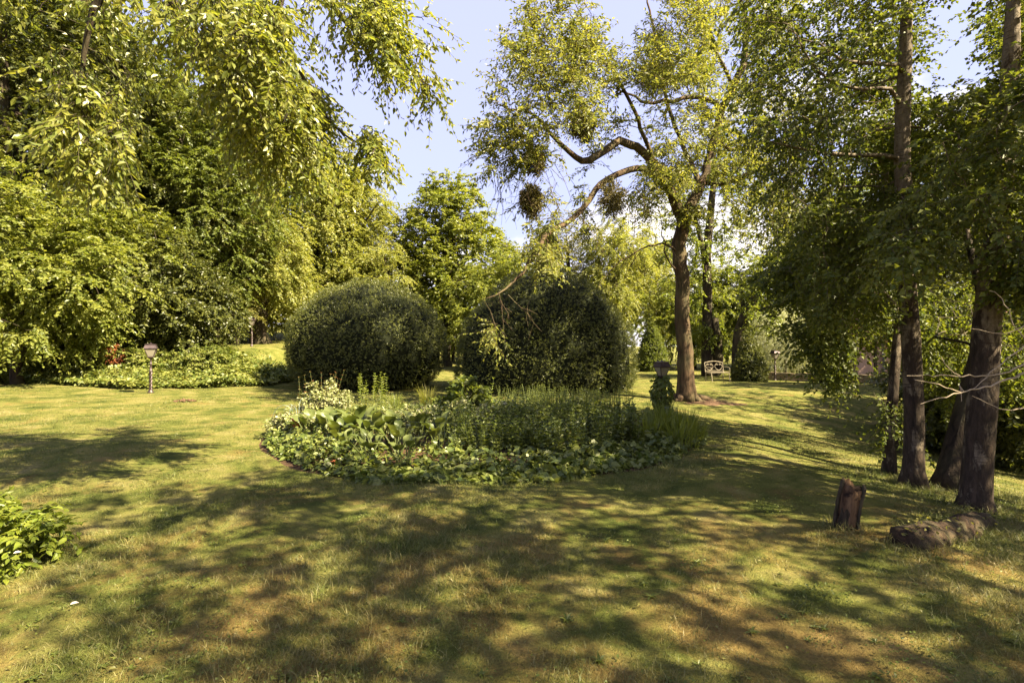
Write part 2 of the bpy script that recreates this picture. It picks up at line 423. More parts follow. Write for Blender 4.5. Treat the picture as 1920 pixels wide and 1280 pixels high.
def glass_mat():
    b = N('lantern_glass'); n = b.noise(b.obj(), 14, 3)
    pb = b.pbr((.40, .36, .29), .22, spec=.5, **{'Transmission Weight': .0})
    tr = b.n('ShaderNodeBsdfTranslucent', {'Color': (.48, .45, .36, 1)}).outputs[0]
    cl = b.n('ShaderNodeBsdfTransparent', {'Color': (.9, .88, .8, 1)}).outputs[0]
    a = b.n('ShaderNodeMixShader', {0: .4, 1: pb, 2: tr}).outputs[0]
    return b.done(b.n('ShaderNodeMixShader', {0: b.rng(n, .3, .7, .25, .45), 1: a, 2: cl}).outputs[0])
M['glass'] = glass_mat()
def stone_wall_mat():
    b = N('dry_stone'); vo = b.n('ShaderNodeTexVoronoi', {'Vector': b.obj((1, 1, 2.2)), 'Scale': 4.2, 'Randomness': 1.0}, feature='DISTANCE_TO_EDGE').outputs[0]
    n = b.noise(b.obj(), 7, 5); ce = b.n('ShaderNodeTexVoronoi', {'Vector': b.obj((1, 1, 2.2)), 'Scale': 4.2}).outputs['Color']
    v = b.n('ShaderNodeSeparateXYZ', {0: ce}).outputs[0]
    c = b.mix(v, (.17, .12, .07), (.30, .24, .16)); c = b.mix(b.rng(n, .45, .7, 0, .7), c, (.08, .09, .035)); c = b.mix(b.rng(vo, .0, .06), (.03, .024, .016), c)
    return b.done(b.pbr(c, .9, b.bump(vo, .8, .05), spec=.1))
M['dry_stone'] = stone_wall_mat()
def rot_wood():
    b = N('rotten_wood'); n = b.noise(b.obj((1, 1, .18)), 22, 6, .65, .5); n2 = b.noise(b.obj(), 7, 5)
    c = b.mix(b.rng(n, .35, .65), (.04, .022, .013), (.145, .088, .048)); c = b.mix(b.rng(n2, .52, .60), c, (.016, .010, .008))
    return b.done(b.pbr(c, .95, b.bump(n, 1.0, .03), spec=.1))
M['rotten_wood'] = rot_wood()
M['log_wood'] = bark_mat('log_wood', (.060, .036, .020), (.012, .008, .006), 9.0, .8, 1.0)

def lawn_colour(b):
    """patchy lawn: green, olive, straw, moss brown; by place only"""
    v = b.obj(); big = b.noise(v, 1.1, 6, .65, .6); mid = b.noise(v, 1.7, 5, .6, .5); sm = b.noise(v, 9, 4, .6)
    y = b.n('ShaderNodeSeparateXYZ', {0: v}).outputs[1]
    near = b.rng(y, 6.0, 3.8, -.02, .10)
    c = b.ramp(b.rng(mid, .33, .68), [(0, (.056, .074, .016)), (.35, (.110, .122, .029)), (.65, (.165, .160, .047)), (1, (.220, .196, .080))])
    f = b.n('ShaderNodeMath', {0: big, 1: near}, operation='ADD').outputs[0]
    f = b.n('ShaderNodeMath', {0: sm, 1: .25, 2: f}, operation='MULTIPLY_ADD').outputs[0]
    c = b.mix(b.rng(f, .66, .84, 0, .66), c, (.225, .138, .055))
    return c, mid, sm
def lawn_mat():
    b = N('lawn_ground'); c, mid, sm = lawn_colour(b); fine = b.noise(b.obj(), 55, 5, .7); fibre = b.noise(b.obj((1, 1, 1)), 140, 3, .6)
    c = b.mix(b.rng(fine, .3, .72), b.mix(1.0, c, (.50, .48, .43), 'MULTIPLY'), b.mix(1.0, c, (1.15, 1.12, 1.0), 'MULTIPLY'))
    h = b.n('ShaderNodeMath', {0: fine, 1: fibre}, operation='ADD').outputs[0]
    return b.done(b.pbr(c, .95, b.bump(h, .8, .03), spec=.08))
def blade_mat():
    b = N('grass_blade'); c, mid, sm = lawn_colour(b); r = b.rand()
    c = b.mix(.55, c, b.ramp(r, [(0, (.034, .058, .010)), (.45, (.075, .10, .018)), (.75, (.15, .145, .04)), (1, (.32, .27, .13))]))
    tr = b.n('ShaderNodeBsdfTranslucent', {'Color': c}).outputs[0]
    return b.done(b.n('ShaderNodeMixShader', {0: .35, 1: b.pbr(c, .5, spec=.3), 2: tr}).outputs[0])
M['lawn'] = lawn_mat(); M['blade'] = blade_mat()
# ------------------------------------------------------------------ ground
BED_C, BED_R = np.array([-.55, 10.0]), 3.9
def grid(xs, ys, zf):
    X, Y = np.meshgrid(xs, ys); V = np.stack([X, Y, zf(X, Y)], -1).reshape(-1, 3); w, h = len(xs), len(ys)
    i = (np.arange(h - 1)[:, None] * w + np.arange(w - 1)[None]).reshape(-1)
    return V, np.stack([i, i + 1, i + 1 + w, i + w], -1)
def graded(lo, hi, far, n):
    a = np.linspace(lo, hi, n); e = (hi - lo) / n
    k = np.cumsum(np.geomspace(e, e * 60, 26)); k = k / k[-1] * (far)
    return np.concatenate([(lo - k)[::-1], a, hi + k])
V, Q = grid(graded(-22, 20, 900, 170), graded(-6, 45, 900, 200), gz)
tag(Geo().add(V, Q).build('lawn', M['lawn'], smooth=True), kind='structure')

def grass():
    g = np.random.default_rng(5); ps = []
    for (y0, y1, dens, h0, w0) in ((1.6, 3.2, 7800, .036, .0034), (3.2, 5, 4600, .036, .0046), (5, 7.5, 2200, .034, .0062), (7.5, 11, 800, .030, .008), (11, 17, 300, .028, .013)):
        xm = y1 * 1.12 + 1; n = int((y1 - y0) * 2 * xm * dens)
        x = g.uniform(-xm, xm, n); y = g.uniform(y0, y1, n)
        k = (np.abs(x) < y * 1.12 + 1) & (np.hypot(x - BED_C[0], y - BED_C[1]) > BED_R - .05) & (y < bank_edge(x) + .2)
        t = .7 * lumps(x * 2.1 + 7, y * 2.1) + .7 * lumps(x * 5 + 3, y * 5)
        t = t * (1 if y0 < 7 else .35)
        k &= g.uniform(0, 1, n) < np.clip(.55 + .38 * t, .10, 1)
        ps.append(np.stack([x[k], y[k], h0 * g.uniform(.35, 1.9, k.sum()) * np.clip(.95 + .38 * t[k], .45, 2.0), w0 * g.uniform(.6, 1.3, k.sum())], -1))
    for cx, cy_, rad, m in [(2.87, 4.4, .15, 260), (5.08, 6.5, .24, 300), (5.3, 7.2, .16, 200), (4.96, 5.5, .26, 300), (5.62, 6.6, .26, 250), (5.36, 15.8, .55, 300), (-10.79, 15.3, .1, 60)] + [(3.06 + .16 * k, 3.95 + .106 * k, .17, 90) for k in range(10)]:
        a = g.uniform(0, 6.28, m); q = rad * (.8 + .5 * g.uniform(0, 1, m) ** 2); ps.append(np.stack([cx + np.cos(a) * q, cy_ + np.sin(a) * q, g.uniform(.05, .14, m), np.full(m, .005)], -1))
    p = np.concatenate(ps); n = len(p)
    b = np.stack([p[:, 0], p[:, 1], gz(p[:, 0], p[:, 1]) - .004], -1)
    th = g.uniform(0, 2 * pi, n); lean = g.uniform(.15, 1.2, n); ph = g.uniform(0, 2 * pi, n)
    s = np.stack([np.cos(th), np.sin(th), np.zeros(n)], -1) * p[:, 3:4] * .5
    d = np.stack([np.cos(ph) * np.sin(lean), np.sin(ph) * np.sin(lean), np.cos(lean)], -1) * p[:, 2:3]
    m = b + d * .55 + [0, 0, .0]; tip = b + d + np.stack([np.cos(ph), np.sin(ph), -0.4 * np.ones(n)], -1) * p[:, 2:3] * .22
    V = np.stack([b - s, b + s, m + s * .7, tip, m - s * .7], 1); i = (np.arange(n) * 5)[:, None]
    G = Geo().add(V, i + [0, 1, 2, 4], i + [4, 2, 3])
    tag(G.build('grass', M['blade']), kind='stuff')
grass()

# ------------------------------------------------------------------ trees
def tree(name, label, cat, base, limbs, C, out, bark, leaf, K=6, NL=12, tl=.5, ll=.09, lw=.05, step=.35, jit=.1, up=.15, seed=1,
         fine=False, twigs=True, droop=.3, ldroop=.3, spread=1.0, minz=None, group=None, flat=.6, tip=.006, rz=0., dead=None, tr=.004, zs=.7, extra=None, lr=1.0, wob=.0):
    g = np.random.default_rng(seed); base = np.asarray(base, float)
    sk = Skel(step)
    for pts, r in limbs: sk.limb(np.asarray(pts, float) - base, np.asarray(r) * lr)
    for i in range(1, len(sk.p)): sk.p[i] += g.normal(size=3) * wob * min(1, .25 / max(sk.r[i], .02)) * min(1, i / 12)
    T = C - base
    if dead is not None: T = np.concatenate([T, dead - base])
    sk.grow(g, T, jit, up, minz=minz); sk.radii(tip)
    root = thing(name, label, cat, base, rz, group)
    GT = Geo(); sk.mesh(GT); GL = Geo()
    sprays(GL, GT if twigs else None, g, C - base, out, K, NL, tl, ll, lw, droop, spread, ldroop, fine, flat, tr=tr, zs=zs)
    if extra: extra(GL, GT, g, base)
    GT.build('trunk', bark, root, smooth=True); GL.build('crown', leaf, root)
    return root

# --- the big tree with mistletoe
def big_tree():
    g = np.random.default_rng(21)
    D = 15.8
    def pl(*a): return [P(x, y, d) for x, y, d in a]
    base = P(1287, 746, D); base[2] = gz(base[0], base[1]) - .05
    limbs = [
        ([base, P(1286, 715, D), P(1283, 640, D), P(1277, 540, D), P(1274, 460, D), P(1281, 410, D)], [.50, .36, .32, .29, .29, .27]),
        (pl((1281, 410, D), (1262, 365, 15.5), (1235, 320, 15.2), (1208, 285, 14.9), (1185, 267, 14.6), (1160, 264, 14.3), (1135, 283, 14.0), (1106, 299, 13.8), (1078, 294, 13.5),
            (1050, 272, 13.2), (1030, 245, 13), (1008, 218, 12.8), (985, 204, 12.6), (955, 200, 12.3), (925, 190, 12)), [.24, .20, .17, .16, .15, .145, .14, .13, .10, .08, .065, .05, .04, .025, .012]),
        (pl((1240, 328, 15.2), (1205, 318, 15.0), (1168, 322, 14.6), (1125, 343, 14.2), (1096, 384, 13.8), (1058, 420, 13.3), (1022, 440, 12.8), (1008, 470, 12.4), (983, 507, 12.0), (948, 541, 11.6), (905, 560, 11.3)),
         [.14, .13, .12, .115, .10, .09, .08, .07, .05, .03, .012]),
        (pl((1281, 410, D), (1300, 375, 16), (1318, 340, 16.2), (1328, 300, 16.4), (1342, 255, 16.5), (1355, 205, 16.5), (1376, 160, 16.3), (1396, 118, 16.2), (1402, 60, 16.3), (1392, 0, 16.5), (1380, -120, 16.6)),
         [.24, .21, .19, .18, .17, .16, .15, .14, .11, .08, .04]),
        (pl((1320, 338, 16.2), (1350, 345, 16), (1382, 334, 15.7), (1420, 320, 15.4), (1462, 298, 15), (1500, 282, 14.5), (1545, 270, 14)), [.10, .095, .09, .08, .06, .045, .02]),
        (pl((1342, 262, 16.5), (1370, 278, 16.7), (1398, 284, 16.8), (1425, 300, 17), (1448, 330, 17.2), (1468, 375, 17.3), (1478, 430, 17.4)), [.09, .085, .08, .07, .06, .04, .015]),
        (pl((1356, 200, 16.5), (1330, 186, 16.2), (1295, 182, 15.9), (1245, 190, 15.6), (1205, 188, 15.4), (1172, 170, 15.1), (1135, 160, 14.8)), [.11, .10, .09, .075, .06, .04, .015]),
        (pl((1310, 355, 16.1), (1290, 290, 16.8), (1262, 220, 17.3), (1240, 130, 17.6), (1222, 30, 17.8), (1205, -80, 18)), [.12, .10, .085, .07, .05, .02]),
        (pl((1235, 320, 15.2), (1205, 240, 14.4), (1170, 170, 13.8), (1120, 90, 13.4), (1085, 20, 13.2)), [.09, .075, .06, .04, .015]),
        (pl((1376, 160, 16.3), (1345, 90, 15.6), (1320, 10, 15.2), (1300, -100, 15)), [.08, .06, .04, .015]),
        (pl((1276, 470, D), (1240, 455, 15.5), (1200, 470, 15.1), (1150, 500, 14.7), (1120, 540, 14.4)), [.05, .04, .03, .02, .01]),
        (pl((1281, 520, D), (1262, 500, 15.6), (1248, 470, 15.5), (1240, 400, 15.4)), [.05, .04, .03, .012]),
    ]
    # leaf clusters by region of the crown: x range, y range, depth range, count
    C = []
    for x0, x1, y0, y1, d0, d1, n in ((960, 1330, -60, 160, 12.3, 17.5, 210), (890, 1120, 60, 320, 11.2, 13.6, 150), (1080, 1330, 120, 290, 13, 17.5, 95), (1300, 1500, -80, 330, 14, 18, 170), (1340, 1510, 180, 400, 12.8, 15.4, 60),
                                  (1150, 1420, -200, -60, 13, 17, 30), (1090, 1300, 300, 440, 13.5, 17, 72), (1400, 1500, 300, 420, 13, 15, 20), (1020, 1270, 420, 520, 12.8, 16, 36), (900, 1100, 450, 540, 11.2, 13.6, 20), (940, 1060, 300, 420, 11.8, 13.2, 7),
                                  (1290, 1480, 330, 480, 15, 18, 36), (895, 1000, 230, 330, 11.8, 13, 18), (890, 950, 560, 640, 11.2, 11.8, 4), (1240, 1300, 380, 540, 15.2, 16.2, 16)):
        k = 0
        while k < n:
            x, y, d = g.uniform(x0, x1), g.uniform(y0, y1), g.uniform(d0, d1)
            lim = np.interp(y, [-260, -60, 0, 60, 130, 190, 260, 330, 420, 450, 560], [1120, 1000, 985, 950, 915, 893, 890, 905, 960, 930, 880])
            if x < lim + g.uniform(0, 25): continue
            if abs(x - 1155) < 30 and y < 40: continue
            if y < 260 and d > 13.4 + max(0, x - 960) / 370 * 4: continue
            if 240 < y < 330 and 1050 < x < 1215 and d < 15: continue
            if abs(x - 1275) < 30 and y > 330 and d < D + .3 and g.uniform() < .75: continue
            if lumps(x * .03 + 52, y * .03 + d * .25) < -.5: continue
            C.append(P(x, y, d)); k += 1
    C = np.array(C); cen = P(1260, 250, 15.6); out = unit((C - cen) * [1, 1, 1.2])
    def dry_twigs(GL, GT, g, base):
        for x0, x1, y0, y1, d0, d1, n in ((905, 1040, 290, 345, 11.8, 13, 34), (1040, 1200, 330, 420, 13, 14.4, 22), (900, 1000, 545, 575, 11.2, 12, 5), (1180, 1300, 440, 500, 15, 15.6, 10)):
            for k in range(n):
                a = P(g.uniform(x0, x1), g.uniform(y0, y1), g.uniform(d0, d1)) - base; u = unit(np.array([g.normal() - .5, g.normal() * .6, -.9])); l = g.uniform(.35, 1.1); t = np.linspace(0, 1, 6)[:, None]
                q = a + u * l * t + np.array([0, 0, -1.]) * .3 * l * t ** 2 + np.cumsum(g.normal(size=(6, 3)), 0) * .02; tube(GT, q, np.linspace(.008, .003, 6), 3, False)
                for b in (2, 3, 4):
                    v = unit(u + g.normal(size=3) * .7); tube(GT, [q[b], q[b] + v * l * .2, q[b] + v * l * .38 + [0, 0, -.04]], [.005, .004, .003], 3, False)
    tree('deciduous_tree', 'tall spreading tree with a bare straight trunk and mistletoe balls in its airy crown', 'tree', base, limbs, C, out, M['bark_locust'], M['leaf_locust'],
         K=6, NL=12, tl=.58, ll=.115, lw=.052, step=.32, jit=.16, up=.10, seed=22, droop=.15, ldroop=.25, extra=dry_twigs, tip=.008, tr=.005, lr=.76, wob=.03)
    # surface roots at its foot
    G = Geo()
    for a, l in ((-.25, 1.0), (-.9, .4), (-2.4, .3), (3.0, .35), (1.2, .4)):
        t = np.linspace(0, 1, 7); x = base[0] + cos(a) * (.30 + l * t); y = base[1] + sin(a) * (.30 + l * t) * .8
        tube(G, np.stack([x, y, gz(x, y) + .07 * (1 - t) + .03 * np.sin(t * 9)], -1), .11 * (1 - t) + .03, 8)
    r = G.build('surface_roots', M['bark_locust'], smooth=True)
    rt = [o for o in bpy.data.objects if o.name == 'deciduous_tree'][0]
    r.parent = rt; r.matrix_parent_inverse.identity(); r.location = -base
    # bare earth round the roots
    n = 40; th = np.linspace(0, 2 * pi, n, endpoint=False); rr = 1 + .22 * np.sin(th * 3 + 1) + .12 * np.sin(th * 7)
    cx, cy_ = base[0] + .55, base[1] - .25; x = cx + np.cos(th) * rr * 1.15; y = cy_ + np.sin(th) * rr * .55
    Vv = np.concatenate([np.stack([x, y, gz(x, y) - .012], -1), [[cx, cy_, gz(cx, cy_) + .05]]])
    tag(Geo().add(Vv, None, np.stack([np.arange(n), (np.arange(n) + 1) % n, np.full(n, n)], -1)).build('bare_soil', M['molehill'], smooth=True), kind='structure')
    return base
big_tree()

def mistletoe(px, py, d, r, label, stretch=1.0, dens=1.0):
    g = np.random.default_rng(int(px)); c = P(px, py, d); root = thing('mistletoe', label, 'mistletoe', c, 0, 'mistletoe balls hanging in the big tree')
    GT, GL = Geo(), Geo(); n = int(130 * dens); u = runit(g, n)
    e = u * r * g.uniform(.75, 1.05, (n, 1)) * [1, 1, stretch]
    for k in range(n):
        q = np.array([[0, 0, 0], e[k] * .5 + g.normal(size=3) * r * .12, e[k]]); tube(GT, q, [.007, .005, .003], 3, False)
    C = np.repeat(e, 16, 0) * g.uniform(.4, 1.03, (n * 16, 1)) + g.normal(size=(n * 16, 3)) * r * .10
    leaves(GL, C, unit(unit(C) + g.normal(size=C.shape) * .6), runit(g, len(C)), .085, .034)
    GT.build('stems', M['bark_dark'], root); GL.build('leaves', M['leaf_mistle'], root)
mistletoe(996, 376, 12.6, .29, 'brown oval mistletoe ball hanging clear against the white cloud', 1.5, 1.3)
mistletoe(1002, 300, 13.0, .34, 'green mistletoe ball just above the one that hangs clear', 1.15)
mistletoe(1092, 237, 13.6, .42, 'dark round mistletoe ball over the bent main limb')
mistletoe(1228, 145, 16.8, .62, 'dense dark mistletoe ball high beside the upper limb', 1.0, 1.3)
mistletoe(1238, 78, 17.4, .60, 'brownish open mistletoe ball nearest the top edge', 1.0, .8)
mistletoe(1148, 372, 14.0, .40, 'ragged drooping mistletoe clump under the low limb', 1.5)

# --- birches on the slope at the right
def px_limbs(specs): return [([P(x, y, d) for x, y, d in pts], r) for pts, r in specs]
def region(g, spec, keep=None):
    C = []
    for x0, x1, y0, y1, d0, d1, n in spec:
        k = 0; tr = 0
        while k < n and tr < n * 40:
            tr += 1
            x, y, d = g.uniform(x0, x1), g.uniform(y0, y1), g.uniform(d0, d1)
            if keep and not keep(x, y, d): continue
            C.append(P(x, y, d)); k += 1
    return np.array(C)
def hole(x, y, d):
    if 1760 < x < 1880 and 60 < y < 175: return False
    if 1375 < x < 1460 and 385 < y < 480: return False
    if abs(x - 1700) < 42 and d < 6.9 and (100 < y < 345 or y > 540): return False
    if abs(x - (1848 + (620 - y) * .11)) < 40 and d < 5.8 and y > 430: return False
    if 1578 < x < 1735 and 622 < y < 745 and d > 6.3: return False
    if abs(x - 1625) < 22 and 150 < y < 340 and d < 7: return False
    return lumps(x * .02 + 11, y * .024 + d * 1.1) > -.75
g = np.random.default_rng(31)
b2 = P(1710, 914, 6.5); b2[2] = gz(b2[0], b2[1]) - .06
C = region(g, ((1420, 1720, -60, 260, 5.4, 8.2, 205), (1680, 1920, -60, 330, 6.4, 8.6, 84), (1440, 1700, 240, 420, 6.2, 8.5, 66), (1500, 1900, -300, -60, 5.5, 8, 34)), hole)
tree('birch_tree', 'straight birch with peeling pale bark and black patches, left of the leaning birch', 'tree', b2, [
    ([b2, P(1711, 880, 6.5), P(1713, 780, 6.5), P(1708, 640, 6.5), P(1701, 520, 6.5), P(1699, 400, 6.55), P(1694, 300, 6.6), P(1696, 200, 6.6), P(1701, 100, 6.6), P(1706, -60, 6.6), P(1712, -260, 6.6)], [.19, .122, .108, .103, .098, .098, .09, .082, .072, .055, .03]),
    ([P(1694, 298, 6.6), P(1655, 290, 6.5), P(1600, 290, 6.4), P(1545, 285, 6.3), P(1490, 275, 6.2), P(1440, 262, 6.1)], [.035, .03, .027, .022, .014, .006]),
    ([P(1696, 185, 6.6), P(1672, 165, 6.5), P(1610, 165, 6.3), P(1560, 150, 6.2), P(1520, 110, 6.1), P(1495, 60, 6.0)], [.03, .026, .022, .018, .012, .006]),
    ([P(1697, 120, 6.6), P(1660, 118, 6.3), P(1580, 110, 6.0), P(1540, 80, 5.8), P(1500, 70, 5.7)], [.03, .026, .02, .014, .006])], C, unit(C - P(1690, 150, 6.8)),
    M['bark_birch'], M['leaf_birch'], K=6, NL=14, tl=.5, ll=.062, lw=.045, step=.22, jit=.12, seed=32, droop=.5, ldroop=.4, fine=False, tr=.003, tip=.005)
b1 = P(1666, 890, 7.2); b1[2] = gz(b1[0], b1[1]) - .06
C = region(g, ((1540, 1740, 360, 580, 6.0, 8.4, 95), (1470, 1640, 410, 570, 7.0, 9.2, 75), (1600, 1760, 40, 330, 7.6, 9.0, 55), (1640, 1700, 690, 800, 7.0, 7.5, 6)), hole)
tree('birch_tree', 'slender dark-stemmed birch nearest the lawn in the clump on the slope', 'tree', b1, [
    ([b1, P(1668, 840, 7.2), P(1674, 740, 7.2), P(1683, 640, 7.3), P(1697, 540, 7.5), P(1704, 420, 7.8), P(1690, 250, 8.0), P(1660, 60, 8.2)], [.11, .078, .068, .062, .055, .045, .03, .012]),
    ([P(1690, 590, 7.4), P(1655, 545, 7.5), P(1610, 520, 7.7), P(1570, 505, 7.9), P(1520, 500, 8.2)], [.03, .026, .02, .015, .006])], C, unit(C - P(1690, 450, 7.8)),
    M['bark_birch'], M['leaf_birch'], K=6, NL=14, tl=.5, ll=.066, lw=.048, step=.22, jit=.12, seed=33, droop=.5, ldroop=.4, tr=.003, tip=.005)
b4 = P(1825, 962, 5.5); b4[2] = gz(b4[0], b4[1]) - .06
C = region(g, ((1680, 1930, 330, 500, 4.6, 7.5, 100), (1740, 1960, 160, 340, 4.8, 7.5, 85), (1780, 1990, -80, 180, 4.4, 7, 66), (1720, 1960, 470, 630, 4.8, 7.6, 100), (1850, 2060, -300, -60, 4.5, 7, 30), (1830, 1990, -60, 110, 5.6, 8.6, 60), (1855, 1925, 120, 330, 4.6, 5.3, 12), (1840, 1930, 560, 700, 6, 7.4, 14)), hole)
tree('birch_tree', 'thick leaning birch trunk at the right edge with bare pale twigs crossing in front', 'tree', b4, [
    ([b4, P(1827, 930, 5.5), P(1833, 850, 5.5), P(1842, 740, 5.5), P(1848, 640, 5.5), P(1858, 540, 5.5), P(1872, 420, 5.5), P(1888, 280, 5.5), P(1898, 140, 5.5), P(1905, 0, 5.5), P(1915, -220, 5.5)], [.20, .145, .132, .13, .125, .115, .10, .09, .08, .06, .03]),
    ([P(1850, 600, 5.5), P(1835, 520, 5.7), P(1815, 440, 6.0), P(1805, 360, 6.2), P(1800, 250, 6.4)], [.05, .045, .035, .025, .01])], C, unit(C - P(1870, 300, 6)),
    M['bark_birch'], M['leaf_birch'], K=6, NL=14, tl=.42, ll=.064, lw=.048, step=.2, jit=.12, seed=34, droop=.5, ldroop=.4, tr=.003, tip=.005)
b3 = P(1778, 925, 6.6); b3[2] = gz(b3[0], b3[1]) - .06
C = region(g, ((1720, 1960, 420, 660, 7.4, 9.4, 76), (1680, 1940, 250, 430, 7.6, 9.5, 60)), hole)
tree('birch_tree', 'black-barked trunk slanting to the right behind the thick leaning birch', 'tree', b3, [
    ([b3, P(1784, 890, 6.6), P(1802, 810, 6.7), P(1825, 720, 6.8), P(1850, 620, 7.0), P(1862, 480, 7.3), P(1850, 320, 7.6), P(1830, 200, 7.8)], [.25, .18, .15, .135, .12, .10, .07, .02])], C, unit(C - P(1850, 450, 8)),
    M['bark_dark'], M['leaf_birch'], K=6, NL=14, tl=.5, ll=.07, lw=.05, step=.25, jit=.12, seed=35, droop=.5, ldroop=.5, tr=.003, tip=.005)
# low-branched tree whose foliage hangs in front of the house
bl = on(1600, 11.5); bl = np.array([7.9, 10.6, float(gz(7.9, 10.6)) - .05])
C = region(g, ((1490, 1720, 430, 640, 8.6, 10.8, 120), (1430, 1560, 410, 530, 9.2, 11.2, 46), (1560, 1640, 620, 715, 9.0, 10, 16), (1640, 1760, 540, 690, 8.6, 10.6, 24), (1735, 1830, 640, 760, 9, 10.6, 22), (1520, 1600, 610, 680, 9.2, 10.4, 14)), hole)
tree('broadleaf_tree', 'small dark tree with low leafy branches hanging in front of the pink house wall', 'tree', bl, [
    ([bl, bl + [-.02, 0, 1.0], bl + [.05, .0, 2.2], bl + [-.1, .05, 3.4], bl + [-.2, .1, 4.6]], [.11, .085, .075, .06, .02]),
    ([bl + [.05, 0, 2.2], P(1600, 560, 10.2), P(1540, 560, 10), P(1500, 545, 9.9)], [.04, .03, .02, .008])], C, unit(C - P(1650, 560, 10)),
    M['bark_dark'], M['leaf_birch'], K=6, NL=14, tl=.5, ll=.085, lw=.062, step=.25, jit=.12, seed=36, droop=.5, ldroop=.4, tr=.004)

# --- the near tree whose branches hang into the top left of the view
g = np.random.default_rng(41)
bn = np.array([-7.2, 3.2, float(gz(-7.2, 3.2)) - .05])
def keep_near(x, y, d):
    ymax = np.interp(x, [60, 110, 200, 260, 340, 420, 520, 600, 640, 700, 740, 800], [40, 300, 330, 120, 180, 240, 330, 300, 150, 300, 100, 150])
    return y < ymax and lumps(x * .03 + 3, y * .033 + d) > -.25
C = region(g, ((90, 240, 60, 330, 4.2, 5.4, 50), (180, 520, -40, 160, 4.2, 6.2, 125), (230, 560, 120, 250, 4.6, 6.2, 56), (440, 620, 150, 330, 4.8, 6.2, 44), (560, 720, -20, 200, 5.2, 6.8, 66), (640, 700, 200, 300, 5.2, 5.8, 10), (690, 800, 20, 160, 5.6, 6.4, 14),
                (-200, 500, -320, -30, 3.6, 6.0, 30)), keep_near)
C = np.concatenate([C, [P(700, 100, 5.9), P(740, 120, 5.9), P(770, 135, 5.9), P(800, 150, 5.9), P(805, 175, 5.9), P(690, 250, 5.6), P(700, 285, 5.6)]])
tree('overhanging_tree', 'leafy tree rooted outside the view whose glossy branches hang into the top left corner', 'tree', bn, [
    ([bn, bn + [.05, 0, 1.2], bn + [.2, .1, 2.6], bn + [.5, .3, 4.0], bn + [.9, .6, 5.4], bn + [1.2, .9, 7.0]], [.32, .24, .21, .18, .13, .05]),
    ([bn + [.5, .3, 4.0], P(60, -150, 4.2), P(210, -80, 4.6), P(300, -30, 4.8), P(350, 60, 5.0), P(390, 160, 5.1)], [.10, .085, .07, .05, .03, .01]),
    ([bn + [.9, .6, 5.4], P(250, -260, 5.2), P(420, -160, 5.6), P(560, -60, 5.8), P(650, 40, 5.9), P(720, 95, 5.9), P(760, 130, 5.9), P(805, 160, 5.9)], [.09, .08, .065, .05, .035, .022, .014, .006]),
    ([P(560, -60, 5.8), P(520, 20, 5.6), P(560, 130, 5.6), P(620, 230, 5.6), P(690, 280, 5.6)], [.04, .03, .022, .014, .006]),
    ([P(420, -160, 5.6), P(560, -110, 6.0), P(680, -30, 6.2), P(740, 20, 6.2), P(790, 30, 6.2)], [.045, .035, .022, .012, .006]),
    ([P(210, -80, 4.6), P(170, 20, 4.7), P(150, 140, 4.8), P(155, 260, 4.8)], [.04, .03, .018, .006])], C, unit(C - P(300, -150, 5.2) + [0, 0, -.3]),
    M['bark_dark'], M['leaf_near'], K=6, NL=12, tl=.42, ll=.073, lw=.035, step=.2, jit=.12, seed=42, fine=True, droop=.45, ldroop=.55, tr=.0035, tip=.006, flat=.8)

# --- trees outside the view, to the right, whose crowns shade the foreground lawn
def round_tree(name, label, base, H, crown, n, bark, leaf, K=6, NL=12, tl=.6, ll=.1, lw=.06, r=.2, seed=1, zs=.7, lean=(0, 0), shell=.5, mind=0., group=None, cat='tree', droop=.35, stems=1, tw=False, up=.15, step=.4, flat=.6):
    """an ordinary broadleaf tree: trunk to crown, leaf clusters in ellipsoids given relative to the base"""
    g = np.random.default_rng(seed); base = np.asarray(base, float)
    C, out = ball(g, n, crown, shell, mind); C = C + base; cb = np.asarray(crown, float)
    C[:, 2] = np.maximum(C[:, 2], base[2] + .15)
    limbs = []
    for s in range(stems):
        a = g.uniform(0, 6.28); sp = (0 if stems == 1 else .22 * H * .3)
        top = np.array([lean[0] + cos(a) * sp, lean[1] + sin(a) * sp, H * .86])
        pts = [base + np.array([cos(a) * .18 * (stems > 1), sin(a) * .18 * (stems > 1), -.1])] + [base + top * np.array([f ** 1.3, f ** 1.3, f]) + np.append(g.normal(size=2) * .012 * H, 0) for f in (.08, .25, .45, .7, 1)]
        limbs.append((pts, np.array([1.35, 1, .85, .68, .42, .12]) * r / (1 if stems == 1 else 1.4)))
        for k in range(5):
            q = crown[g.integers(len(crown))]; f = g.uniform(.25, .6); p0 = pts[3] * (1 - f) + pts[4] * f; u = unit(g.normal(size=3) * [1, 1, .4])
            e = base + np.array(q[:3]) + u * np.array(q[3:6]) * .7
            limbs.append(([p0, p0 * .55 + e * .45 + [0, 0, .25], e], np.array([.42, .25, .08]) * r))
    return tree(name, label, cat, base, limbs, C, out, bark, leaf, K, NL, tl, ll, lw, step=step, jit=.12, up=up, seed=seed + 1, twigs=tw, zs=zs, droop=droop, group=group, tip=.01, flat=flat)
def at_ground(x, y): return np.array([x, y, float(gz(x, y))])
GR = 'trees beside the viewpoint that shade the lawn'
round_tree('shade_tree', 'tall airy tree outside the view on the right, shading the lower lawn', at_ground(8.6, -1.2), 9.5, [(-1.4, .8, 7.2, 3.0, 2.2, 1.6), (.8, .2, 6.2, 2.4, 2.2, 1.6), (-3.7, 1.6, 7.6, 2.2, 1.5, 1.2)], 122, M['bark_grey'], M['leaf_mid'], 6, 12, .95, .13, .085, seed=51, shell=.0, group=GR)
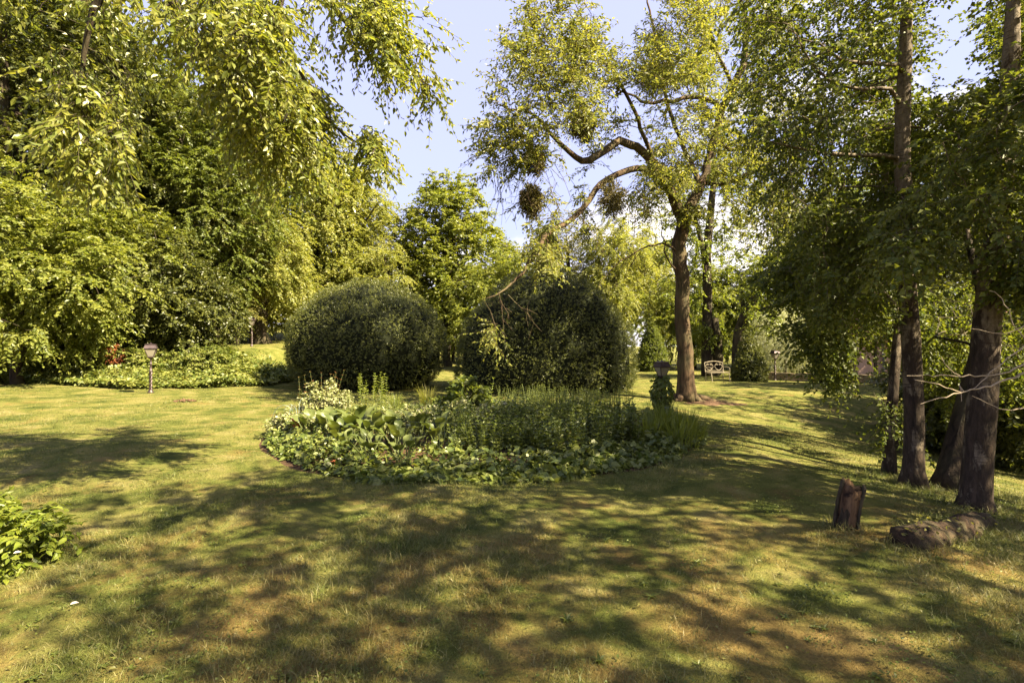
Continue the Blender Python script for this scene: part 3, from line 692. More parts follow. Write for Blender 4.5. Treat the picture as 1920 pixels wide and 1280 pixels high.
round_tree('shade_tree', 'broad tree outside the view behind the bare twigs', at_ground(9.2, 3.0), 10, [(-1.8, -.3, 7.0, 3.2, 2.2, 1.6), (-4.6, -.6, 7.6, 2.2, 1.6, 1.2), (.4, .4, 5.4, 2.2, 1.8, 1.6), (-5.7, -1.0, 7.9, 2.0, 1.3, 1.0)], 205, M['bark_grey'], M['leaf_mid'], 6, 12, .95, .13, .085, seed=53, shell=.0, group=GR)

round_tree('slope_tree', 'tree outside the view lower down the slope, shading the birches from the right', at_ground(18.8, 9.6), 11, [(0, 0, 6.6, 3.4, 3.2, 3.4), (0, .6, 3.8, 2.8, 2.6, 2.2)], 200, M['bark_dark'], M['leaf_mid'], 6, 13, .85, .13, .085, seed=57, shell=.2, group=GR)
round_tree('slope_tree', 'airy green tree growing at the right edge down the slope, behind the leaning birch', at_ground(14.6, 12.2), 11, [(-.6, 0, 7.4, 3.2, 3.0, 2.8), (0, .6, 5.0, 2.8, 2.6, 2.0)], 170, M['bark_dark'], M['leaf_birch'], 6, 13, .85, .12, .08, seed=55, shell=.2, group=GR)

# --- the left-hand wood, the centre and the right background
k = 'dense'
protos = {}
def proto(key, *a, **kw): protos[key] = (a, kw)
placed = []
def kind_tree(key, name, label, px, d, sc=1.0, rz=0.0, wide=1.0, group=None, x=None):
    p = on(px, d)
    loc = (p[0], p[1], p[2] - .05)
    if key not in placed_root:
        a, kw = protos[key]
        r = round_tree(name, label, (0, 0, 0), *a, group=group, **kw); placed_root[key] = r; r.location = loc; r.rotation_euler = (0, 0, rz); r.scale = (sc * wide, sc * wide, sc)
        return r
    r = dup(placed_root[key], label, loc, rz, (sc * wide, sc * wide, sc), group); r.name = name
    return r
placed_root = {}
def lumpy(g, c, R3, n, sub=.45):
    """a crown of several overlapping lobes"""
    c = np.array(c, float); R3 = np.array(R3, float); L_ = [tuple(c) + tuple(R3 * .72)]
    for u in runit(g, n):
        L_.append(tuple(c + u * R3 * .62) + tuple(R3 * sub * g.uniform(.8, 1.2)))
    return L_
gl = np.random.default_rng(61)
proto('maple', 7.0, lumpy(gl, (0, 0, 3.7), (3.2, 3.2, 3.4), 12, .5), 330, M['bark_dark'], M['leaf_maple'], 6, 24, .80, .14, .085, r=.16, seed=71, shell=.65, zs=.3, droop=.5)
proto('dark', 14, lumpy(gl, (0, 0, 7.6), (3.8, 3.8, 7.0), 16, .40), 480, M['bark_dark'], M['leaf_dark'], 6, 21, .85, .15, .09, r=.26, seed=73, shell=.6, zs=.5)
proto('mid', 13, lumpy(gl, (0, 0, 7.2), (3.6, 3.6, 6.3), 16, .40), 420, M['bark_dark'], M['leaf_mid'], 6, 21, .85, .15, .09, r=.22, seed=75, shell=.65, zs=.4)
proto('gold', 12, lumpy(gl, (0, 0, 6.9), (3.2, 3.2, 5.6), 18, .36), 430, M['bark_grey'], M['leaf_gold'], 6, 21, .85, .15, .085, r=.24, seed=77, shell=.6, droop=.7, zs=.4)
proto('shrub', 4.5, lumpy(gl, (0, 0, 2.2), (2.4, 2.4, 2.3), 12, .42), 330, M['bark_dark'], M['leaf_dark'], 6, 18, .6, .12, .07, r=.09, seed=79, shell=.4, stems=3)
proto('bronze', 9, lumpy(gl, (0, 0, 5.0), (2.2, 2.2, 4.4), 12, .36), 360, M['bark_dark'], M['leaf_bronze'], 6, 16, .7, .13, .05, r=.16, seed=81, shell=.35)
LW = 'trees of the wood behind the ivy bank'
kind_tree('maple', 'maple_tree', 'bright green low-branched tree at the left edge above the ivy', 35, 17.2, 1.0, .4, group=LW)
kind_tree('maple', 'maple_tree', 'sunlit maple with feathery lower branches left of the near lamp post', 165, 19.6, .95, 2.2, group=LW)
kind_tree('shrub', 'dark_shrub', 'dark bushy shrub directly behind the left lamp post', 300, 21, 1.15, .3, group=LW)
kind_tree('shrub', 'dark_shrub', 'rounded dark shrub right of the left lamp post at the end of the ivy', 362, 20.9, .85, 1.9, group=LW)
kind_tree('shrub', 'dark_shrub', 'deep shaded shrub under the maple at the left edge', 120, 20.4, 1.0, 4.0, group=LW)
kind_tree('dark', 'dark_tree', 'tall dark tree filling the top left corner behind the hanging branches', 10, 20.5, 1.35, 0, group=LW)
kind_tree('mid', 'green_tree', 'tall mid-green tree behind the feathery maple on the left', 190, 24.5, 1.35, .8, group=LW)
kind_tree('dark', 'dark_tree', 'dark tree behind the shrubs near the left lamp post', 330, 26, 1.12, 1.5, group=LW)
kind_tree('mid', 'green_tree', 'sunlit green tree between the two left lamp posts', 405, 25.5, .98, 2.9, group=LW)
protos['stout'] = ((9.5, lumpy(gl, (0, 0, 5.7), (3.6, 3.2, 3.9), 14, .42), 400, M['bark_dark'], M['leaf_gold'], 6, 21, .8, .14, .085), dict(r=.46, seed=89, shell=.55, zs=.4, droop=.6))
kind_tree('stout', 'golden_tree', 'yellow-green tree with the stout dark trunk beside the far left lamp post', 491, 29, 1.0, 0, 1.0, group=LW)
kind_tree('gold', 'golden_tree', 'tall golden tree left of the rounded yew dome', 555, 34, 1.32, 1.1, 1.1, group=LW)
kind_tree('gold', 'golden_tree', 'golden tree rising straight behind the left yew dome', 650, 36, 1.12, 2.3, 1.2, group=LW)
kind_tree('gold', 'golden_tree', 'lower golden tree touching the left side of the tall central tree', 722, 34.5, .80, 3.9, 1.15, group=LW)
kind_tree('mid', 'green_tree', 'tallest green tree of the wood showing above the golden ones', 450, 36, 1.5, 5.0, group=LW)
kind_tree('dark', 'dark_tree', 'dark backdrop tree at the far left of the wood', 90, 28, 1.5, 3.4, group=LW)
kind_tree('bronze', 'bronze_conifer', 'bronze-tinted conifer among the golden trees on the left', 440, 27.5, 1.05, 0, group=LW)
kind_tree('mid', 'green_tree', 'green tree filling the gap left of the tallest tree of the wood', 290, 32, 1.4, 2.2, group=LW)
protos['lowgold'] = ((5.5, lumpy(gl, (0, 0, 2.9), (3.2, 3.0, 2.7), 12), 380, M['bark_grey'], M['leaf_gold'], 6, 17, .65, .14, .085), dict(r=.14, seed=87, shell=.45))
kind_tree('lowgold', 'golden_bush', 'low golden bush just left of the left yew dome, behind the stout trunk', 545, 32, 1.0, 0, group=LW)
kind_tree('lowgold', 'golden_bush', 'low golden bush in shade left of the far left lamp post', 415, 33, 1.0, 2, group=LW)
kind_tree('lowgold', 'golden_bush', 'low golden bush hidden low behind the left yew dome', 640, 34, 1.1, 4, group=LW)
# centre
gl = np.random.default_rng(62)
protos['central'] = ((14, [(0, 0, 8.6, 3.0, 3.0, 4.3), (0, 0, 12, 1.8, 1.8, 2.1), (-1.4, 0, 7, 2.2, 2.2, 3.2), (1.6, -.4, 7.5, 2.2, 2.2, 3), (0, -1.6, 6, 2.2, 2, 3), (-.8, -1, 10.8, 1.6, 1.6, 1.8), (1.3, 0, 10.4, 1.5, 1.5, 1.8), (0, -1.2, 4.4, 2.8, 2.4, 2.4), (-1.6, -.8, 9.2, 1.6, 1.6, 2)], 640, M['bark_grey'], M['leaf_maple'], 6, 17, .75, .18, .12),
                     dict(r=.2, seed=83, shell=.55, stems=4))
CG = 'background trees beyond the yew domes'
kind_tree('central', 'maple_tree', 'well-shaped pyramidal tree against the blue sky between the two yew domes', 842, 38, 1.04, 0, 1.18, group=CG)
kind_tree('bronze', 'bronze_conifer', 'small pointed conifer just right of the pyramidal central tree', 945, 43, 1.18, 1, group=CG)
kind_tree('bronze', 'bronze_conifer', 'bronze conifer showing over the top of the right yew dome', 1065, 40, 1.3, 2, 1.2, group=CG)
kind_tree('gold', 'golden_tree', 'golden tree behind the right shoulder of the right yew dome', 1150, 37, 1.0, 2, group=CG)
kind_tree('gold', 'golden_tree', 'golden tree seen directly left of the big trunk', 1232, 42, 1.02, 4.4, group=CG)
kind_tree('maple', 'maple_tree', 'green bush closing the grass gap between the yew domes', 850, 46, .95, 4.4, group=CG)
kind_tree('maple', 'maple_tree', 'green tree whose top fills the space between the two yew domes', 950, 33, 1.12, 1.2, group=CG)
kind_tree('maple', 'maple_tree', 'bright bushy tree behind the garden bench', 1300, 36, 1.05, .9, group=CG)
kind_tree('maple', 'maple_tree', 'bright green tree behind the leaning trunk', 1410, 35, 1.1, 3.9, group=CG)
kind_tree('gold', 'golden_tree', 'golden tree low behind the silver shrub', 1485, 40, .70, 1.0, group=CG)
kind_tree('mid', 'green_tree', 'green tree over the low wall left of the house', 1550, 34, 1.05, 3.0, group=CG)
kind_tree('mid', 'green_tree', 'tall green tree behind the house', 1690, 38, 1.5, 1.3, group=CG)
kind_tree('dark', 'dark_tree', 'dark tree right of the house behind the birches', 1830, 24, .78, 1.9, group=CG)
kind_tree('dark', 'dark_tree', 'dark tree at the right edge far behind the leaning birch', 1930, 18, .80, 4.1, group=CG)
SG = 'dark shrubs on the slope behind the birches'
kind_tree('shrub', 'dark_shrub', 'dark glossy shrub behind the black slanting trunk', 1790, 12.2, .72, 2.0, 1.1, group=SG)
kind_tree('shrub', 'dark_shrub', 'dark glossy shrub at the right edge beyond the thick birch', 1915, 10.6, .80, 5.1, 1.0, group=SG)
kind_tree('shrub', 'dark_shrub', 'larger dark shrub farther back at the foot of the slope', 1860, 14.5, .95, 3.3, group=SG)
# ivy-clad two-stemmed tree and leaning tree by the bench
g = np.random.default_rng(91)
bi = on(1326, 28); bi[2] -= .1
C = region(g, ((1270, 1420, 300, 480, 26, 30, 90), (1290, 1370, 480, 660, 27.2, 28.8, 40), (1250, 1330, 380, 560, 26.5, 29.5, 30), (1330, 1420, 240, 320, 26.5, 29, 24)))
tree('ivy_clad_tree', 'tree with ivy-wrapped upright stems behind the bench, right of the big trunk', 'tree', bi, [
    ([bi, P(1325, 640, 28), P(1327, 560, 28), P(1326, 480, 28), P(1333, 400, 28), P(1340, 320, 28), P(1338, 250, 28)], [.34, .28, .25, .23, .2, .14, .05]),
    ([P(1327, 560, 28), P(1318, 470, 27.8), P(1305, 410, 27.6), P(1298, 350, 27.5)], [.14, .12, .09, .04]),
    ([on(1345, 28.2) - [0, 0, .1], P(1344, 650, 28.2), P(1340, 600, 28.2)], [.34, .3, .2])], C, unit(C - P(1330, 430, 28)),
    M['bark_dark'], M['leaf_lime'], K=6, NL=13, tl=.75, ll=.15, lw=.10, step=.45, seed=92, tr=.008, tip=.012)
bq = on(1384, 26.5); bq[2] -= .1
C = region(g, ((1400, 1500, 480, 570, 24.5, 27, 40), (1380, 1450, 530, 620, 25, 27, 20), (1440, 1520, 440, 520, 24, 27, 18)))
tree('leaning_tree', 'forked dark tree leaning to the right over the dark yew cone', 'tree', bq, [
    ([bq, P(1384, 650, 26.5), P(1388, 615, 26.4), P(1405, 575, 26.2), P(1425, 545, 26), P(1442, 515, 25.8), P(1452, 480, 25.6)], [.34, .3, .26, .24, .2, .16, .05]),
    ([P(1405, 577, 26.2), P(1432, 580, 25.9), P(1465, 568, 25.6), P(1490, 555, 25.4)], [.14, .11, .08, .03]),
    ([P(1396, 590, 26.3), P(1390, 550, 26.6), P(1392, 510, 26.8)], [.12, .09, .03])], C, unit(C - P(1440, 560, 26)),
    M['bark_dark'], M['leaf_lime'], K=6, NL=13, tl=.7, ll=.14, lw=.09, step=.4, seed=93, tr=.008, tip=.012)
def silver():
    g = np.random.default_rng(95); b = on(1472, 31)
    C, out = ball(g, 300, [(0, 0, 2.1, 2.1, 1.7, 2.2), (1.0, 0, 1.5, 1.7, 1.5, 1.6), (-.5, 0, 3.2, 1.4, 1.3, 1.4)], .5)
    tree('silver_shrub', 'silvery weeping shrub behind the right lamp post', 'shrub', b, [([b - [0, 0, .1], b + [0, 0, 1], b + [.1, 0, 2.4]], [.1, .08, .03])], C + b, out, M['bark_grey'], M['leaf_silver'], K=6, NL=18, tl=.6, ll=.10, lw=.03, seed=96, droop=1.0, ldroop=.9, twigs=False)
silver()

def far_wood():
    g = np.random.default_rng(99); G = Geo()
    n = 900; a = np.radians(g.uniform(-62, 62, n)); d = g.uniform(52, 74, n)
    x, y = np.sin(a) * d, np.cos(a) * d; h = 6.5 + 1.6 * np.sin(a * 9) + 1.2 * np.sin(a * 23 + 1)
    C = np.stack([x, y, np.maximum(gz(x, y), 0) + g.uniform(0.2, 1, n) ** .8 * h], -1)
    sprays(G, None, g, C, unit(np.stack([-x, -y, d * .3], -1)), 6, 9, 1.6, .42, .3)
    tag(G.build('far_wood', M['leaf_mid']), kind='stuff')
far_wood()
# ------------------------------------------------------------------ clipped yews
def topiary(name, label, loc, prof, H, n, tuft=.10, ll=.055, seed=1, mat='leaf_yew', group=None, rough=.13):
    """prof(t): radius at height fraction t"""
    g = np.random.default_rng(seed); root = thing(name, label, 'topiary', loc, 0, group)
    t = np.linspace(0, 1, 26); th = np.linspace(0, 2 * pi, 40, endpoint=False)
    G = Geo(); lathe(G, np.stack([np.maximum(prof(t) - .16, .001), t * (H - .14)], -1), 36)
    G.build('twig_core', M['core_yew'], root, smooth=True)
    # area-weighted surface samples
    tt = np.linspace(0, 1, 400); rr = prof(tt); ds = np.hypot(np.gradient(rr), np.gradient(tt * H)); w = rr * ds; w /= w.sum()
    k = g.choice(400, n, p=w); tk = np.clip(tt[k] + g.uniform(-1, 1, n) / 800, 0, 1); a = g.uniform(0, 2 * pi, n); r = prof(tk)
    dr = (prof(np.minimum(tk + .01, 1)) - prof(np.maximum(tk - .01, 0))) / (np.minimum(tk + .01, 1) - np.maximum(tk - .01, 0)) / H
    nr = unit(np.stack([np.cos(a), np.sin(a), -dr], -1))
    lum = lumps(a * r * 1.9 + 5 * seed, tk * H * 2.6) * rough * .45 + lumps(a * r * 5 + 2, tk * H * 6) * rough * .22
    p = np.stack([np.cos(a) * r, np.sin(a) * r, tk * H], -1) + nr * (lum + g.normal(size=n) * .05 - .03)[:, None]
    m = 9; C = np.repeat(p, m, 0); N_ = np.repeat(nr, m, 0)
    tl = unit(nr + runit(g, n) * .7); d = unit(np.repeat(tl, m, 0) * .8 + g.normal(size=(n * m, 3)) * .75)
    pos = C + np.repeat(tl, m, 0) * (g.uniform(-.3, .7, (n * m, 1)) * tuft)
    GL = Geo(); leaves(GL, pos, d, unit(N_ + g.normal(size=N_.shape) * .7), ll * g.uniform(.7, 1.3, n * m), ll * .42, fold=.1)
    GL.build('foliage', M[mat], root)
    return root
YG = 'clipped yew domes behind the flower bed'
def prof_l(t): return 2.88 * np.interp(t, [0, .04, .12, .25, .38, .5, .62, .74, .84, .92, .97, 1], [.70, .76, .88, .98, 1.0, .985, .92, .79, .62, .42, .24, 0])
def prof_r(t): return 3.28 * np.interp(t, [0, .05, .12, .25, .4, .52, .64, .75, .84, .92, .97, 1], [.93, .97, 1.0, .995, .965, .92, .83, .70, .55, .37, .21, 0])
l = on(690, 19.3); topiary('yew_dome', 'clipped rounded yew dome on the left, undercut at its foot and sunlit on top', l, prof_l, 4.0, 12500, ll=.047, seed=3, group=YG)
l = on(1022, 19.3); topiary('yew_dome', 'larger clipped yew dome on the right, deep in tree shade', l, prof_r, 4.55, 15000, ll=.047, seed=4, group=YG)
def prof_cone(t): return np.interp(t, [0, .1, .4, .7, .9, 1], [.92, 1, .86, .55, .25, 0])
CGp = 'clipped cones and columns along the far edge of the lawn'
l = on(1404, 24.5); topiary('yew_cone', 'dark clipped yew cone right of the bench below the leaning tree', l, lambda t: prof_cone(t) * .72, 2.4, 2200, ll=.07, seed=5, group=CGp)
l = on(1222, 33); topiary('yew_cone', 'sunlit green clipped cone left of the big trunk', l, lambda t: prof_cone(t) * .95, 3.2, 2200, ll=.09, seed=6, mat='leaf_mid', group=CGp)
l = on(1556, 22.5); topiary('yew_column', 'dark clipped yew column between the low wall and the house', l, lambda t: np.interp(t, [0, .1, .7, .9, 1], [.62, .66, .6, .4, 0]), 2.5, 2000, ll=.07, seed=7, group=CGp)

# ------------------------------------------------------------------ lamps, bench, wall, house
def lamp_parts(root, H, s=1.0, twist=True):
    lh = .46 * s; zb = H - lh
    G = Geo()
    lathe(G, [(.0, 0), (.085, 0), (.085, .05), (.06, .07), (.05, .12)], 14)
    if twist:
        z = np.linspace(.12, zb * .62, 60); th = z * 26
        for ph in (0, pi): tube(G, np.stack([np.cos(th + ph) * .022, np.sin(th + ph) * .022, z], -1), .026, 7)
        lathe(G, [(.05, zb * .62), (.05, zb * .62 + .02), (.03, zb * .62 + .04), (.026, zb * .8), (.036, zb * .81), (.036, zb * .83), (.024, zb * .84), (.024, zb - .06), (.045, zb - .04), (.06, zb)], 12)
    else:
        lathe(G, [(.05, .12), (.04, zb * .5), (.034, zb - .06), (.05, zb - .04), (.06, zb)], 12)
    G.build('post', M['iron'], root, smooth=True)
    b, t, h = .075 * s, .155 * s, .25 * s           # lantern: narrow foot, wide shoulder
    F = Geo(); z0 = zb + .02
    box(F, (0, 0, zb + .012), (b * 2.3, b * 2.3, .024)); box(F, (0, 0, z0 + h), (t * 2.12, t * 2.12, .018))
    for sx in (-1, 1):
        for sy in (-1, 1): tube(F, [(sx * b, sy * b, z0), (sx * t, sy * t, z0 + h)], .009 * s + .002, 5)
    F.build('lantern_frame', M['iron'], root)
    for k in range(4):
        a = k * pi / 2; ca, sa = cos(a), sin(a); rot = np.array([[ca, sa, 0], [-sa, ca, 0], [0, 0, 1]])
        o, e = .94, .004
        v = np.array([[-b * o, -b, z0 + .008], [b * o, -b, z0 + .008], [t * o, -t, z0 + h - .008], [-t * o, -t, z0 + h - .008]])
        v2 = v + [0, e, 0]
        Geo().add(np.concatenate([v, v2]) @ rot, [[0, 1, 2, 3], [5, 4, 7, 6], [0, 4, 5, 1], [1, 5, 6, 2], [2, 6, 7, 3], [3, 7, 4, 0]]).build('glass_pane', M['glass'], root)
    Rf = Geo(); zr = z0 + h + .009
    lathe(Rf, [(0, zr), (t * 1.66, zr), (t * 1.66, zr + .012), (t * .92 * 1.414, zr + .12 * s), (t * .92 * 1.414, zr + .13 * s)], 4, rot=pi / 4)
    lathe(Rf, [(t * .99 * 1.414, zr + .13 * s), (t * .99 * 1.414, zr + .15 * s), (0, zr + .165 * s)], 4, rot=pi / 4); lathe(Rf, [(.02, zr + .16 * s), (.026, zr + .18 * s), (.0, zr + .2 * s)], 8)
    Rf.build('lantern_roof', M['roof_metal'], root)
LG = 'garden lamp posts with four-sided lanterns'
lp = thing('lamp_post', 'iron lamp post with a twisted stem on the sunny lawn before the ivy bank', 'lamp post', on(283, 15.3) - [0, 0, .02], R(28), LG); lamp_parts(lp, 1.50, .9)
dup(lp, 'distant lamp post on the left beside the stout dark trunk', on(472, 26.2) - [0, 0, .02], R(20), group=LG)
dup(lp, 'slim lamp post on the right in front of the low stone wall', on(1453, 25) - [0, 0, .02], R(12), (1, 1, 1.0), group=LG)
bl_ = at_ground(3.22, 11.0); lb = thing('lamp_post', 'short lamp post wrapped in ivy at the right of the flower bed', 'lamp post', bl_ - [0, 0, .02], R(20), LG); lamp_parts(lb, 1.31, .74, False)
def lamp_ivy():
    g = np.random.default_rng(111); r = thing('climbing_ivy', 'ivy column climbing the short lamp post in the flower bed', 'ivy', bl_)
    n = 900; z = g.uniform(0.02, .97, n); a = g.uniform(0, 2 * pi, n); rad = (.165 + .035 * np.sin(z * 11 + 1) + .02 * np.sin(a * 3 + z * 6)) * np.interp(z, [0, .12, .8, .9], [1.15, 1, 1, .8])
    p = np.stack([np.cos(a) * rad, np.sin(a) * rad, z], -1) * [1, 1, 1] + g.normal(size=(n, 3)) * .02; nr = np.stack([np.cos(a), np.sin(a), .5 + 0 * a], -1)
    G = Geo(); leaves(G, p, unit(np.array([0, 0, -1.0]) + nr * .5 + g.normal(size=p.shape) * .5), unit(nr + g.normal(size=p.shape) * .4), g.uniform(.055, .10, n), .07, True)
    G.build('foliage', M['leaf_herb'], r)
    T = Geo()
    for k in range(7):
        zz = np.linspace(0, .9, 14); aa = k * .9 + zz * (1.5 if k % 2 else -1.8); tube(T, np.stack([np.cos(aa) * .085, np.sin(aa) * .085, zz], -1), .009, 4)
    T.build('stems', M['bark_grey'], r)
lamp_ivy()

def bench():
    loc = on(1340, 24.3); r = thing('garden_bench', 'cream wrought iron bench with heart scrolls in its back, before the ivy-clad stems', 'bench', loc, R(14))
    w = .98; G = Geo()
    for i in range(6): box(G, (0, -.02 - i * .075, .43 + .004 * (i % 2)), (w, .05, .018))
    box(G, (-w / 2 + .02, -.2, .415), (.03, .42, .02)); box(G, (w / 2 - .02, -.2, .415), (.03, .42, .02)); G.build('seat', M['bench_paint'], r)
    B = Geo(); t = np.linspace(0, 1, 16)
    top = np.stack([(t - .5) * w, .10 + 0 * t, .88 + .07 * np.sin(t * pi)], -1); tube(B, top, .016, 6)
    tube(B, [(-w / 2, .02, .43), (-w / 2, .10, .88)], .016, 6); tube(B, [(w / 2, .02, .43), (w / 2, .10, .88)], .016, 6); tube(B, [(-w / 2, .03, .50), (w / 2, .03, .50)], .012, 6)
    for cx in (-.245, .245):
        for s in (-1, 1):
            u = np.linspace(0, 1, 20); x = cx + s * .21 * np.sin(u * pi * .92) * (1 - .1 * u); z = .51 + .36 * u - .10 * np.maximum(0, u - .75) * 3; tube(B, np.stack([x, .03 + (z - .5) * .18, z], -1), .010, 5)
            q = np.linspace(0, 4.6, 18); rr = .07 * (1 - q / 7); tube(B, np.stack([cx + s * (.075 + rr * np.cos(q)), .08 + 0 * q, .78 + rr * np.sin(q)], -1), .009, 5)
    B.build('backrest', M['bench_paint'], r)
    for s in (-1, 1):
        A = Geo(); tube(A, spline([(s * w / 2, .06, .66), (s * w / 2, -.15, .68), (s * w / 2, -.38, .66), (s * w / 2, -.44, .60), (s * w / 2, -.42, .43)], .05), .014, 6); A.build('armrest', M['bench_paint'], r)
        for y in (0.02, -.40):
            G2 = Geo(); tube(G2, [(s * (w / 2 - .02), y, .42), (s * (w / 2 - .02), y * 1.12, .2), (s * (w / 2 - .02), y * 1.2, -.02)], .018, 6); G2.build('leg', M['bench_paint'], r)
bench()

def low_wall():
    a, b, c = on(1385, 26.2), on(1525, 24.2), on(1690, 22.2); q = spline(np.array([a, b, c, on(1850, 21)]), .35); q[:, 2] = gz(q[:, 0], q[:, 1])
    g = np.random.default_rng(121); n = len(q); t = unit(np.gradient(q, axis=0) * [1, 1, 0]); s = np.cross(t, [0, 0, 1]); h = .36 + g.normal(size=n) * .02
    R_ = [q - s * .22 - [0, 0, .15], q - s * .20 + [0, 0, 1] * h[:, None], q + s * .20 + [0, 0, 1] * (h + .01)[:, None], q + s * .22 - [0, 0, .15]]
    V = np.stack(R_, 1).reshape(-1, 3); Q = []
    for i in range(n - 1):
        for j in range(3): Q.append([i * 4 + j, i * 4 + j + 1, i * 4 + 5 + j, i * 4 + 4 + j])
    Q += [[0, 1, 2, 3], [(n - 1) * 4 + 3, (n - 1) * 4 + 2, (n - 1) * 4 + 1, (n - 1) * 4]]
    r = thing('stone_wall', 'low mossy stone wall along the far right edge of the lawn', 'wall', q[0]); G = Geo(); G.add(V - q[0], Q); G.build('masonry', M['dry_stone'], r)
    # green growth along the coping
    i = g.integers(0, n - 1, 260); p = q[i] + t[i] * g.uniform(0, .35, (260, 1)) + s[i] * g.uniform(-.2, .2, (260, 1)) + [0, 0, .36]; GL = Geo()
    sprays(GL, None, g, p, np.tile([0, 0, 1.0], (260, 1)), 3, 7, .2, .06, .04, droop=.2)
    GL.build('plant_growth', M['leaf_lime'], r)
low_wall()

def house():
    l = np.array([17.2, 25.5, float(gz(17.2, 25.5))]); r = thing('house', 'pink rendered house half hidden behind the birches', 'house', l, R(-8))
    G = Geo(); box(G, (4.5, 1.3, 1.3), (9, 2.6, 3.0)); G.build('wall', M['render_pink'], r)
    Rf = Geo(); v = np.array([[-.5, -.6, 2.8], [9.5, -.6, 2.8], [9.5, 3.2, 2.8], [-.5, 3.2, 2.8], [1.8, 1.3, 4.0], [7.2, 1.3, 4.0]]); v2 = v[:4] - [0, 0, .12]
    Rf.add(np.concatenate([v, v2]), [[0, 1, 5, 4], [2, 3, 4, 5], [0, 6, 7, 1], [1, 7, 8, 2], [2, 8, 9, 3], [3, 9, 6, 0], [9, 8, 7, 6]], [[1, 2, 5], [3, 0, 4]]); Rf.build('roof', M['roof_tile'], r)
    D = Geo(); tube(D, [(1.15, -.07, -.2), (1.15, -.07, 2.7)], .05, 8); D.build('downpipe', M['pipe_grey'], r)
    Wd = Geo(); box(Wd, (4.2, -.02, 1.35), (1.0, .06, 1.2)); w = Wd.build('window', M['timber_dark'], r)
    p = thing('pergola', 'dark slatted pergola roof beside the house, seen through the leaves', 'pergola', l + [1.0, -1.9, 0], R(8)); P_ = Geo()
    for k in range(8): box(P_, (1.1, -1.0 + k * .3, 2.75 + .0), (3.4, .07, .12))
    P_.build('slats', M['timber_dark'], p); 
    for x in (-.5, 2.7): B = Geo(); box(B, (x, .05, 2.62), (.1, 2.6, .14)); B.build('beam', M['timber_dark'], p)
    for x, y in ((-.5, -1.1), (2.7, -1.1), (-.5, 1.2), (2.7, 1.2)):
        c = Geo(); box(c, (x, y, 1.2), (.1, .1, 2.7)); c.build('leg', M['timber_dark'], p)
house()

# ------------------------------------------------------------------ left bank of ivy and its shrubs
def scatter_leaves(name, g, x, y, h, ll, mat, layers=1.0, kind='stuff', par=None):
    n = len(x); z = gz(x, y) + h; p = np.stack([x, y, z], -1); G = Geo()
    d = unit(g.normal(size=(n, 3)) * [1, 1, .4] + [0, -.25, -.15]); nn = unit(np.array([0, -.25, 1.0]) + g.normal(size=(n, 3)) * .65)
    s = g.uniform(.45, 1.35, n) * (1 + .18 * lumps(x * 5, y * 5)).clip(.5, 1.5); leaves(G, p, d, nn, ll * s, ll * g.uniform(.55, .95, n) * s, True, fold=.12)
    o = G.build(name, mat, par)
    if kind: tag(o, kind=kind)
    return o
def bank():
    g = np.random.default_rng(131); n = 46000; x = g.uniform(-25, -8.7, n); e = bank_edge(x); u = g.uniform(0, 1, n) ** 1.5; y = e + u * 4.5 + .12 * lumps(x * 2, 0 * x + 1)
    base = np.minimum(.16 + .32 * sstep(0, 1.6, y - e), .55) * (1 + .22 * lumps(x * 1.6, y * 1.6)) + .05 * lumps(x * 4, y * 4)
    h = base * np.where(g.uniform(0, 1, n) < .75, g.uniform(.72, 1.1, n), g.uniform(.1, 1, n))
    scatter_leaves('ivy_ground_cover', g, x, y, np.maximum(h, .02), .12, M['leaf_bank'])
bank()
def bush(name, label, cat, loc, r, h, n, leaf, ll, lw, seed=1, K=5, NL=10, tl=.25, group=None, stem='bark_grey', droop=.3, fine=True, zs=.7):
    g = np.random.default_rng(seed); loc = np.asarray(loc, float); C, out = ball(g, n, [(0, 0, h * .52, r, r, h * .5), (r * .25, 0, h * .4, r * .8, r * .8, h * .4)], .5); C[:, 2] = np.maximum(C[:, 2], .03)
    root = thing(name, label, cat, loc, 0, group); GL, GT = Geo(), Geo()
    sprays(GL, GT, g, C, out, K, NL, tl, ll, lw, droop=droop, fine=fine, tr=.003, zs=zs)
    for q in C[:: max(1, n // 30)]: tube(GT, spline(np.array([[q[0] * .15, q[1] * .15, -.02], q * [.6, .6, .6], q]), .1), .006, 4, False)
    GT.build('stems', M[stem], root); GL.build('foliage', M[leaf], root); return root
BG = 'low shrubs rising from the ivy bank'
for i, (px, d, r_, h_, m, lab) in enumerate(((60, 19.6, 1.5, 1.7, 'leaf_bank', 'pale green shrub in the ivy near the left edge'), (150, 20.4, 1.3, 1.5, 'leaf_mid', 'mid-green shrub in the ivy below the feathery maple'), (268, 19.2, .8, .8, 'leaf_bank', 'small pale shrub right beside the red-leaved shrub'),
                                        (375, 19.0, .8, .8, 'leaf_bank', 'pale shrub at the right-hand end of the ivy bank'), (408, 19.6, .65, .75, 'leaf_mid', 'last green shrub where the ivy meets the lawn'), (10, 18.6, 1.2, 1.2, 'leaf_bank', 'pale leafy shrub cut by the left edge above the lawn'))):
    bush('bank_shrub', lab, 'shrub', on(px, d), r_, h_, 90, m, .12, .07, 140 + i, 5, 10, .35, BG, fine=False)
bush('red_shrub', 'small orange-red leaved shrub in the ivy left of the lamp post', 'shrub', on(217, 18.6) + [0, 0, .5], .32, .6, 14, 'leaf_red', .10, .04, 151, 5, 7, .22, stem='stem_red')

